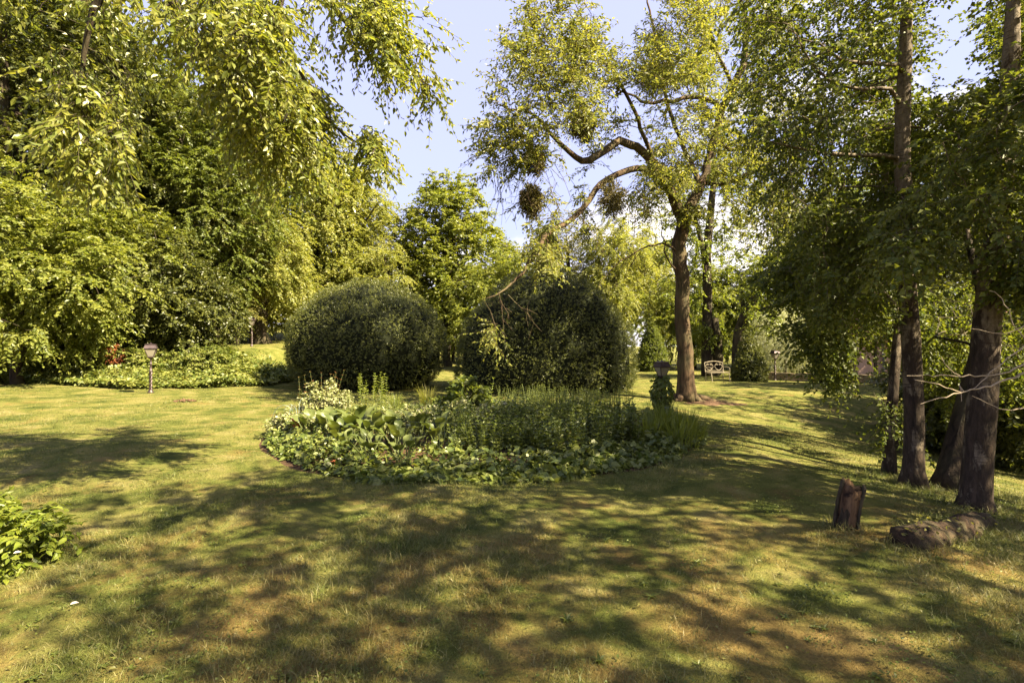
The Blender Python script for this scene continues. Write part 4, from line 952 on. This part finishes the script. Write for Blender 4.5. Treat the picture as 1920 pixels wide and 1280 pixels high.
# ------------------------------------------------------------------ the round flower bed
def bed_soil():
    n = 72; th = np.linspace(0, 2 * pi, n, endpoint=False); rings = [0, .5, 1.2, 2, 2.8, 3.4, 3.8, 4.0]; V = []; Q = []
    for r in rings:
        rr = r * (1 + .012 * np.sin(th * 5) + .008 * np.sin(th * 11)); x, y = BED_C[0] + np.cos(th) * rr, BED_C[1] + np.sin(th) * rr
        V.append(np.stack([x, y, gz(x, y) + .10 * (1 - (r / 4.0) ** 6) - .012 * (r > 3.9)], -1))
    for i in range(len(rings) - 1):
        for j in range(n): k = (j + 1) % n; Q.append([i * n + j, i * n + k, (i + 1) * n + k, (i + 1) * n + j])
    tag(Geo().add(np.concatenate(V), Q).build('bed_soil', M['soil'], smooth=True), kind='structure')
bed_soil()
def bz(x, y):
    r = math.hypot(x - BED_C[0], y - BED_C[1]); return float(gz(x, y)) + .10 * max(0, 1 - (r / 4.0) ** 6)
def bp(px, d): x = (px - 960) / FPX * d; return np.array([x, d, bz(x, d)])
def bed_ivy():
    g = np.random.default_rng(161); n = 10500; a = g.uniform(-pi - .2, .3, n); r = BED_R + .08 + .06 * lumps(a * 6, a * 0) - g.uniform(0, 1, n) ** 1.3 * .62
    x, y = BED_C[0] + np.cos(a) * r, BED_C[1] + np.sin(a) * r; k = r - BED_R
    h = (.04 + .15 * (1 - sstep(-.30, .10, k)) * np.clip(1 + .45 * lumps(x * 4, y * 4), .3, 2)) * g.uniform(.2, 1.1, n)
    scatter_leaves('bed_edging_ivy', g, x, y, np.maximum(h, .02), .085, M['leaf_ivy'])
    n = 13000; a = g.uniform(0, 2 * pi, n); r = (BED_R - .35) * np.sqrt(g.uniform(0, 1, n)); x, y = BED_C[0] + np.cos(a) * r, BED_C[1] + np.sin(a) * r
    scatter_leaves('bed_ground_cover', g, x, y, .08 + .16 * g.uniform(.0, 1.0, n) * np.clip(1 + .4 * lumps(x * 3, y * 3), .2, 2), .075, M['leaf_ivy'])
bed_ivy()
def blades(G, g, c, n, h, spread, w, bend=.5):
    th = g.uniform(0, 2 * pi, n); l = h * g.uniform(.6, 1.15, n); t = np.linspace(0, 1, 6); b = g.uniform(.15, 1, n) * bend
    o = np.stack([np.cos(th), np.sin(th), 0 * th], -1); s = np.stack([-np.sin(th), np.cos(th), 0 * th], -1)
    st = np.asarray(c) + o * g.uniform(0, .28, (n, 1)) * spread
    V = []
    for q in t:
        m = st + o * (l * b * q ** 1.7)[:, None] + np.array([0, 0, 1.0]) * (l * (q - .38 * b * q ** 3))[:, None]
        ww = w * (1 - q ** 2.2) + .0006; V += [m - s * ww / 2, m + s * ww / 2]
    V = np.stack(V, 1); i = (np.arange(n) * 12)[:, None]
    G.add(V, np.concatenate([i + [2 * j, 2 * j + 1, 2 * j + 3, 2 * j + 2] for j in range(5)]))
def tuft(name, label, loc, n, h, spread, w, leaf='leaf_blade', bend=.6, seed=1, group=None):
    G = Geo(); blades(G, np.random.default_rng(seed), (0, 0, 0), n, h, spread, w, bend)
    return tag(G.build(name, M[leaf], None, loc), label, 'plant', group)
def big_leaf(G, base, d, up, L_, W_, cup=.25):
    """one broad paddle leaf, cupped and curved back"""
    d = unit(d); s = unit(np.cross(d, up)); u = np.cross(s, d); us = np.linspace(0, 1, 7); vs = np.linspace(-1, 1, 5); V = []
    for q in us:
        wd = W_ * .5 * np.interp(q, [0, .12, .35, .65, .88, 1], [.12, .62, .96, 1, .62, .08]); c = base + d * L_ * q * (1 - .15 * q) - u * L_ * .42 * (q ** 2.2)
        for v in vs: V.append(c + s * wd * v + u * (cup * wd * abs(v) ** 1.5 + .012 * sin(7 * q + 3 * v)))
    Q = [[i * 5 + j, i * 5 + j + 1, i * 5 + 6 + j, i * 5 + 5 + j] for i in range(6) for j in range(4)]
    G.add(V, Q)
BGp = 'paddle-leaved bergenias along the front left of the bed'
berg = [(580, 8.3, .9, 'leftmost pale bergenia, beside the wire hoops'), (612, 8.2, 1.0, 'bergenia below the variegated shrub'), (640, 7.7, 1.0, 'sunlit bergenia with grey-green leaves left of centre of its row'), (668, 8.0, 1.2, 'tallest bergenia with upright grey-green leaves'), (700, 7.6, 1.1, 'bergenia in front of the tallest one'),
        (650, 7.15, .75, 'low bergenia just above the pale ornament'), (732, 7.9, 1.1, 'bergenia with broad leaves in the middle of its row'), (748, 7.35, .9, 'bergenia behind the three-leaved front one'), (782, 7.8, 1.05, 'bergenia right of the middle of its row'), (822, 7.6, 1.0, 'rightmost bergenia against the dark ivy'), (758, 6.65, .8, 'foremost bergenia spreading three pale leaves over the ivy'), (690, 6.95, .7, 'small bergenia low in the front ivy')]
for i, (px, d, s, lab) in enumerate(berg):
    g = np.random.default_rng(200 + i); r = thing('bergenia', lab, 'plant', bp(px, d), g.uniform(0, 6), BGp); G, T = Geo(), Geo(); n = 11
    for k in range(n):
        a = k * 2.4 + g.uniform(-.4, .4); tilt = g.uniform(.15, .85); o = np.array([cos(a) * sin(tilt), sin(a) * sin(tilt), cos(tilt)]); st = np.array([cos(a), sin(a), 0]) * .04
        e = st + o * g.uniform(.14, .30) * s + [0, 0, .08]; tube(T, np.array([st, (st + e) / 2 + [0, 0, .02], e]), .008, 5, False)
        big_leaf(G, e, unit(o + [0, 0, .25]), unit(np.array([-cos(a) * .8, -sin(a) * .8, .6])), g.uniform(.17, .29) * s, g.uniform(.11, .18) * s)
    T.build('stems', M['stem_green'], r); G.build('leaves', M['leaf_bergenia'], r, smooth=True)
def upright(name, label, loc, stems, h, spread, leaf, ll, lw, seed, whorl=10, group=None, lean=.2, stem='stem_green', cat='plant', lev=14):
    """herbaceous clump of upright stems with leaves set round them"""
    g = np.random.default_rng(seed); r = thing(name, label, cat, loc, 0, group); T, G = Geo(), Geo(); P_ = []; D_ = []; N_ = []; Z = []
    for k in range(stems):
        a = g.uniform(0, 2 * pi); q = spread * math.sqrt(g.uniform()); b = np.array([cos(a) * q, sin(a) * q, 0]); hh = h * g.uniform(.7, 1.1); e = b + np.array([cos(a) * lean * g.uniform(0, 1), sin(a) * lean * g.uniform(0, 1), 1]) * hh; m = (b + e) / 2 + g.normal(size=3) * .03
        c = spline(np.array([b - [0, 0, .02], m, e]), .06); tube(T, c, np.linspace(.006, .0025, len(c)), 4, False)
        t = np.linspace(.18, 1, lev)
        for v in t:
            p = c[min(int(v * (len(c) - 1)), len(c) - 1)]; n = max(2, whorl // 5)
            for w in range(n):
                aa = w * 2 * pi / n + v * 17; P_.append(p); D_.append([cos(aa), sin(aa), g.uniform(-.1, .55) + .5 * v]); N_.append([0, 0, 1]); Z.append((1.05 - .5 * v) * g.uniform(.7, 1.2))
    P_ = np.array(P_); Z = np.array(Z); leaves(G, P_, unit(np.array(D_) + g.normal(size=P_.shape) * .15), unit(np.array(N_) + g.normal(size=P_.shape) * .35), ll * Z, lw * Z, True)
    T.build('stems', M[stem], r); G.build('leaves', M[leaf], r); return r
bush('variegated_shrub', 'round shrub of cream-edged leaves at the back left of the bed', 'shrub', bp(605, 11.2), .58, .72, 110, 'leaf_vari', .055, .04, 231, 5, 9, .14)
upright('red_stemmed_plant', 'tall reddish wispy plant rising behind the variegated shrub', bp(600, 12.0), 12, .92, .5, 'leaf_reddish', .075, .035, 232, whorl=15, lev=9)
upright('euphorbia', 'upright lime-green plant in front of the left yew dome', bp(690, 12.4), 9, 1.02, .38, 'leaf_lime', .11, .032, 233, whorl=24)
upright('euphorbia', 'single lime-green stem right of the upright clump', bp(716, 12.2), 2, .92, .05, 'leaf_lime', .10, .03, 234, whorl=22)
upright('euphorbia', 'lone tall stem standing against the dark right dome', bp(927, 11.9), 1, 1.02, .02, 'leaf_lime', .12, .035, 235, whorl=16, lev=9)
upright('lime_perennial', 'yellow-green feathery clump below the upright lime plant', bp(690, 10.6), 60, .50, .62, 'leaf_hay', .06, .016, 236, whorl=14, lev=9)
upright('lime_perennial', 'low yellow-green clump behind the bergenias', bp(765, 10.0), 50, .42, .6, 'leaf_lime', .05, .03, 237, whorl=10, lev=7)
tuft('grass_tuft', 'arching green grass tuft in front of the gap between the domes', bp(802, 11.8), 170, .62, .6, .012, 'leaf_hay', .55, 241, 'grass tufts in the flower bed')
tuft('grass_tuft', 'smaller grass tuft left of the arching one', bp(742, 11.6), 110, .45, .5, .011, 'leaf_blade', .6, 242, 'grass tufts in the flower bed')
bush('hydrangea', 'broad-leaved dark shrub in the back middle of the bed', 'shrub', bp(868, 11.4), .55, .72, 46, 'leaf_mid', .17, .09, 243, 5, 7, .2)
VG = 'cream-flecked ground shrubs in the middle of the bed'
for i, (px, d, r_, h_, lab) in enumerate(((775, 9.2, .75, .38, 'cream-flecked ground shrub just behind the bergenias'), (900, 9.6, .85, .44, 'cream-flecked shrub in the centre of the bed'), (985, 9.3, .8, .42, 'cream-flecked shrub right of the bed centre'), (1085, 9.8, .8, .46, 'cream-flecked shrub nearest the ivy-clad lamp'), (560, 9.0, .5, .3, 'cream-flecked ground shrub under the wire hoops'))):
    bush('ground_shrub', lab, 'shrub', bp(px, d), r_, h_, 110, 'leaf_vari' if i in (0, 1, 4) else 'leaf_bank', .062, .042, 250 + i, 5, 8, .16, VG)
AG = 'fine-leaved perennials along the back of the bed'
for i, (px, d, lab) in enumerate(((975, 11.9, 'fine-leaved pale clump at the left end of the back row'), (1030, 11.8, 'fine-leaved clump second from the left in the back row'), (1085, 11.5, 'fine-leaved clump in the back row before the dark dome'), (1135, 11.2, 'fine-leaved clump at the right end of the back row'), (1010, 11.0, 'fine-leaved clump slightly forward of the back row'), (1095, 10.7, 'forward fine-leaved clump near the ivy-clad lamp'))):
    upright('fine_perennial', lab, bp(px, d), 70, .58, .5, 'leaf_blade', .055, .012, 260 + i, whorl=15, group=AG, lev=12)
DG = 'dark leafy perennials in the front right of the bed'
dk = [(850, 8.6, .55), (905, 8.1, .55), (900, 7.4, .40), (960, 8.6, .62), (965, 7.5, .46), (1020, 8.2, .60), (1030, 7.4, .46), (1085, 8.7, .62), (1090, 7.6, .48), (1145, 8.3, .52), (1150, 9.2, .56), (1010, 9.1, .60)]
dl = ['dark leafy clump next to the rightmost bergenia', 'dark clump between the bergenias and the bed centre', 'low dark clump in the front ivy right of the bergenias', 'tall dark clump at the middle of the bed', 'dark clump at the front middle of the bed', 'dark clump right of the bed middle', 'low dark clump at the front, right of the middle', 'tall dark clump before the cream-flecked shrub', 'dark clump left of the strappy tuft, near the front', 'dark clump touching the strappy tuft', 'dark clump between the lamp and the strappy tuft', 'dark clump tucked behind the middle ones']
for i, ((px, d, h_), lab) in enumerate(zip(dk, dl)):
    upright('leafy_perennial', lab, bp(px, d), 30, h_, .42, ('leaf_ivy', 'leaf_herb', 'leaf_mid')[i % 3], (.12, .10, .085)[i % 3], (.07, .045, .035)[i % 3], 280 + i, whorl=15, group=DG, lev=9, lean=.4)
TG = 'strappy green tufts at the right end of the bed'
for i, (px, d, n, h_, lab) in enumerate(((1245, 9.0, 260, .62, 'strappy tuft in front of the ivy-clad lamp'), (1290, 8.7, 220, .55, 'strappy tuft at the far right edge of the bed'), (1215, 8.4, 200, .5, 'strappy tuft left of and before the lamp'), (1268, 8.1, 180, .45, 'low strappy tuft at the bed edge'))):
    tuft('strappy_tuft', lab, bp(px, d), n, h_, 1.1, .015, 'leaf_blade', .62, 300 + i, TG)
def hoops():
    r = thing('plant_support', 'thin grey-green wire hoops at the left of the bed', 'plant support', bp(545, 9.6)); G = Geo(); g = np.random.default_rng(311)
    for k in range(6):
        c = np.append(g.normal(size=2) * .10, 0); t = np.linspace(0, pi, 16); w = g.uniform(.13, .24); a = g.uniform(0, pi); tube(G, c + np.stack([np.cos(t) * w * cos(a), np.cos(t) * w * sin(a), np.sin(t) ** .7 * g.uniform(.40, .55)], -1), .0035, 4, False)
    t = np.linspace(0, 2 * pi, 24); tube(G, np.stack([np.cos(t) * .25, np.sin(t) * .25, .24 + 0 * t], -1), .0035, 4, False)
    G.build('hoops', M['wire'], r)
    r = thing('wire_basket', 'small grey wire basket beside the ivy-clad lamp', 'basket', bp(1258, 10.2)); G = Geo()
    for k in range(14): a = k / 14 * 2 * pi; tube(G, [(cos(a) * .12, sin(a) * .12, 0), (cos(a) * .12, sin(a) * .12, .34)], .004, 4, False)
    for z in (.02, .12, .22, .34): t = np.linspace(0, 2 * pi, 20); tube(G, np.stack([np.cos(t) * .12, np.sin(t) * .12, z + 0 * t], -1), .004, 4, False)
    G.build('mesh_wire', M['wire'], r)
    r = thing('wire_edging', 'low dark wire edging fence running through the bergenias and dark perennials', 'fence', (BED_C[0], BED_C[1], .05)); G = Geo(); th = np.linspace(-2.35, -.62, 60)
    for a in th: tube(G, [(cos(a) * 2.62, sin(a) * 2.62, 0), (cos(a) * 2.62, sin(a) * 2.62, .44)], .003, 3, False)
    for z in (.28, .43): tube(G, np.stack([np.cos(th) * 2.62, np.sin(th) * 2.62, z + 0 * th], -1), .003, 4, False)
    G.build('wires', M['wire_dark'], r)
hoops()
def ornament():
    c = bp(633, 6.85); c[2] = gz(c[0], c[1]); r = thing('garden_ornament', 'small pale and red ornament at the front left edge of the bed', 'ornament', c, .4); G = Geo(); lathe(G, [(0, 0), (.045, .005), (.05, .06), (.04, .11), (.015, .135), (0, .138)], 14, (.03, 0, 0)); G.build('pale_stone', M['pale_stone'], r, smooth=True)
    G = Geo(); lathe(G, [(0, 0), (.04, .0), (.05, .07), (.052, .095), (.03, .098), (0, .09)], 14, (-.06, .0, 0)); G.build('red_cap', M['clay'], r, smooth=True)
    c = bp(556, 8.5); G = Geo(); lathe(G, [(0, .2), (.05, .2), (.065, .31), (.072, .31), (.072, .335), (.058, .335), (.05, .25), (0, .25)], 16); tag(G.build('clay_pot', M['clay'], None, c, smooth=True), 'little orange clay pot among the leaves at the left of the bed', 'pot')
ornament()

# ------------------------------------------------------------------ lawn odds and ends
def molehill():
    g = np.random.default_rng(321); c = on(348, 13.4); G = Geo()
    for k in range(60):
        a = g.uniform(0, 6.28); q = math.sqrt(g.uniform()); x, y = cos(a) * q * .30, sin(a) * q * .2; s = g.uniform(.02, .05) * (1.2 - q * .6); v = runit(g, 1)[0]
        u = np.array([[1, 0, 0], [-1, 0, 0], [0, 1, 0], [0, -1, 0], [0, 0, 1], [0, 0, -1]]) * s * g.uniform(.7, 1.3, (6, 1)) + [x, y, .01 + .035 * (1 - q)]
        G.add(u, None, [[0, 2, 4], [2, 1, 4], [1, 3, 4], [3, 0, 4], [2, 0, 5], [1, 2, 5], [3, 1, 5], [0, 3, 5]])
    tag(G.build('molehill', M['molehill'], None, c), 'little crumbly brown molehill on the sunny lawn near the left lamp post', 'molehill')
molehill()
def log_upright():
    c = on(1580, 4.42) - [0, 0, .04]; r = thing('log_post', 'short rotten log standing upright on the shaded lawn', 'log', c); g = np.random.default_rng(331)
    th = np.linspace(0, 2 * pi, 20, endpoint=False); zs = np.linspace(0, 1, 14); V = []
    for z in zs:
        rr = .078 * (1 + .12 * np.sin(th * 3 + 1) + .08 * np.sin(th * 7 + z * 3)) * (1 + .10 * (1 - z)) + g.normal(size=20) * .003
        top = .40 + .05 * np.cos(th - 2.4) + .018 * np.sin(th * 5); V.append(np.stack([np.cos(th) * rr + .085 * z, np.sin(th) * rr * .75, z * top], -1))
    V = np.concatenate(V); Q = [[i * 20 + j, i * 20 + (j + 1) % 20, (i + 1) * 20 + (j + 1) % 20, (i + 1) * 20 + j] for i in range(13) for j in range(20)]
    V = np.concatenate([V, [[.085, 0, .36]]]); T = [[13 * 20 + j, 13 * 20 + (j + 1) % 20, len(V) - 1] for j in range(20)]
    Geo().add(V, Q, T).build('heartwood', M['rotten_wood'], r, smooth=True)
    for a0, h0, h1, wd in ((2.6, .02, .44, .5), (-.35, .05, .40, .42), (.8, .0, .33, .5), (4.0, .0, .20, .4)):
        aa = np.linspace(a0 - wd, a0 + wd, 7); zz = np.linspace(h0, h1, 9); A, Z = np.meshgrid(aa, zz); q = .098 + .010 * np.sin(A * 9 + Z * 20)
        o = np.stack([np.cos(A) * q + .085 * Z / .42, np.sin(A) * q * .78, Z + .02 * np.sin(A * 11)], -1).reshape(-1, 3); i_ = np.stack([np.cos(A) * (q - .016) + .085 * Z / .42, np.sin(A) * (q - .016) * .78, Z + .02 * np.sin(A * 11)], -1).reshape(-1, 3)
        QQ = [[i * 7 + j, i * 7 + j + 1, i * 7 + 8 + j, i * 7 + 7 + j] for i in range(8) for j in range(6)]; n = len(o)
        Q2 = QQ + [[b[0] + n, b[3] + n, b[2] + n, b[1] + n] for b in QQ]
        for i in range(8): Q2 += [[i * 7, i * 7 + 7, i * 7 + 7 + n, i * 7 + n], [i * 7 + 6, i * 7 + 6 + n, i * 7 + 13 + n, i * 7 + 13]]
        for j in range(6): Q2 += [[j, j + n, j + 1 + n, j + 1], [56 + j, 57 + j, 57 + j + n, 56 + j + n]]
        Geo().add(np.concatenate([o, i_]), Q2).build('bark_flake', M['bark_dark'], r)
log_upright()
def log_fallen():
    a = np.array([3.06, 3.95, 0]); b = np.array([4.5, 4.9, 0]); a[2] = gz(a[0], a[1]) + .015; b[2] = gz(b[0], b[1]); r = thing('fallen_log', 'mossy rotten log lying half sunk in the shaded slope', 'log', a); g = np.random.default_rng(341)
    t = np.linspace(0, 1, 18); q = a + (b - a) * t[:, None] + np.stack([.03 * np.sin(t * 6), .03 * np.cos(t * 5), .015 * np.sin(t * 11)], -1); n, s = len(q), 16
    tt = unit(np.gradient(q, axis=0)); A = unit(np.cross(tt, [0, 0, 1])); B = np.cross(A, tt); th = np.linspace(0, 2 * pi, s, endpoint=False)
    R_ = .125 * (1 + .10 * np.sin(th[None] * 3 + t[:, None] * 5) + .10 * np.sin(th[None] * 6 + t[:, None] * 13)) + g.normal(size=(n, s)) * .006
    V = (q[:, None] + R_[..., None] * (np.cos(th)[None, :, None] * A[:, None] + np.sin(th)[None, :, None] * B[:, None])).reshape(-1, 3); Q = [[i * s + j, i * s + (j + 1) % s, (i + 1) * s + (j + 1) % s, (i + 1) * s + j] for i in range(n - 1) for j in range(s)]
    V = np.concatenate([V, q[:1], q[-1:]]); T = [[(j + 1) % s, j, n * s] for j in range(s)] + [[(n - 1) * s + j, (n - 1) * s + (j + 1) % s, n * s + 1] for j in range(s)]
    Geo().add(V - a, Q, T).build('wood', M['log_wood'], r, smooth=True)
    c = 160; i = g.integers(0, n, c); p = q[i] + A[i] * g.normal(size=(c, 1)) * .10 + [0, 0, .11] + g.normal(size=(c, 3)) * .03 - a; G = Geo(); leaves(G, p, runit(g, c) * [1, 1, .4], unit(np.array([0, 0, 1.]) + g.normal(size=(c, 3)) * .5), .035, .02); G.build('dead_leaves', M['leaf_bronze'], r)
log_fallen()
def bare_twigs():
    b = at_ground(5.5, 4.3); r = thing('bare_shrub', 'leafless shrub with long pale twigs reaching in from the right edge', 'shrub', b); G = Geo(); g = np.random.default_rng(351)
    def tw(pts, r0):
        q = spline(np.array([P(*p) for p in pts]), .06); q[1:-1] += g.normal(size=(len(q) - 2, 3)) * .006; tube(G, q - b, np.linspace(r0, .0028, len(q)), 5)
    st = np.array([b, b + [.0, .05, .6], P(1960, 680, 4.35)]); tube(G, spline(st, .1) - b, .02, 6)
    st = np.array([b, b + [.1, .1, 1.0], P(1990, 560, 4.4)]); tube(G, spline(st, .1) - b, .018, 6)
    tw([(1960, 680, 4.35), (1880, 715, 4.3), (1800, 735, 4.25), (1725, 757, 4.2)], .011); tw([(1960, 660, 4.35), (1880, 700, 4.3), (1790, 704, 4.3), (1700, 704, 4.3)], .009)
    tw([(1990, 600, 4.4), (1930, 640, 4.3), (1870, 690, 4.3), (1818, 732, 4.3)], .008); tw([(1800, 735, 4.25), (1760, 722, 4.2), (1715, 712, 4.2)], .005); tw([(1960, 760, 4.35), (1890, 768, 4.2), (1850, 755, 4.2), (1822, 742, 4.2)], .006)
    tw([(1806, 733, 4.25), (1801, 720, 4.3), (1802, 752, 4.3)], .004); tw([(1990, 560, 4.4), (1930, 605, 4.4), (1880, 625, 4.4), (1822, 616, 4.4)], .007); tw([(1960, 660, 4.35), (1910, 620, 4.3), (1880, 560, 4.3), (1855, 545, 4.3)], .006); tw([(1800, 704, 4.3), (1780, 690, 4.3), (1765, 670, 4.3)], .004)
    G.build('twigs', M['twig_pale'], r)
bare_twigs()
def corner_plant():
    loc = at_ground(-3.98, 3.75)
    bush('periwinkle', 'bright leafy clump with fallen petals at the lower left edge', 'plant', loc, .52, .52, 110, 'leaf_lime', .06, .034, 361, 5, 10, .15, stem='stem_green')
    g = np.random.default_rng(362)
    for k, (x, y, z, lab) in enumerate(((-3.35, 3.45, .25, 'white petal caught in the leafy corner clump'), (-2.75, 3.2, 0.015, 'white petal lying on the grass beside the corner clump'))):
        G = Geo(); leaves(G, np.zeros((1, 3)), np.array([[.8, .3, .15]]), np.array([[0, -.3, 1.]]), np.array([.045]), np.array([.026]), True); tag(G.build('fallen_petal', M['pale_stone'], None, (x, y, float(gz(x, y)) + z)), lab, 'petal')
corner_plant()
def weeds():
    g = np.random.default_rng(371); G = Geo(); n = 0
    while n < 150:
        y = 2.2 + 6 * g.uniform() ** 1.6; x = g.uniform(-1, 1) * (y * 1.05)
        if math.hypot(x - BED_C[0], y - BED_C[1]) < BED_R + .1: continue
        n += 1; k = g.integers(5, 11); a = g.uniform(0, 6.28) + np.arange(k) * 2.4; s = g.uniform(.018, .05); c = np.array([x, y, float(gz(x, y)) + .004])
        leaves(G, np.tile(c, (k, 1)), np.stack([np.cos(a), np.sin(a), g.uniform(.15, .8, k)], -1), np.stack([-.3 * np.cos(a), -.3 * np.sin(a), np.ones(k)], -1), s * g.uniform(.7, 1.3, k), s * .30, True, curl=.2)
    for k in range(70):
        y = 2.2 + 6 * g.uniform() ** 1.5; x = g.uniform(-1, 1) * (y * 1.05)
        if math.hypot(x - BED_C[0], y - BED_C[1]) < BED_R + .4: continue
        m = int(g.integers(40, 140)); rr = g.uniform(.08, .28); px = x + g.normal(size=m) * rr; py = y + g.normal(size=m) * rr * .8
        leaves(G, np.stack([px, py, gz(px, py) + g.uniform(.015, .04, m)], -1), runit(g, m) * [1, 1, .25], unit(np.array([0, 0, 1.]) + g.normal(size=(m, 3)) * .3), g.uniform(.010, .022, m), g.uniform(.010, .018, m), True)
    tag(G.build('lawn_weeds', M['leaf_mid']), kind='stuff')
weeds()
def litter():
    g = np.random.default_rng(381); n = 700; y = 2.2 + 7 * g.uniform(0, 1, n) ** 1.4; x = g.uniform(-1, 1, n) * (y * 1.05); k = np.hypot(x - BED_C[0], y - BED_C[1]) > BED_R + .1; x, y = x[k], y[k]; n = len(x); G = Geo()
    leaves(G, np.stack([x, y, gz(x, y) + g.uniform(.012, .03, n)], -1), runit(g, n) * [1, 1, .3], unit(np.array([0, 0, 1.]) + g.normal(size=(n, 3)) * .4), g.uniform(.012, .035, n), g.uniform(.006, .018, n), True)
    tag(G.build('lawn_litter', M['leaf_bronze']), kind='stuff')
litter()
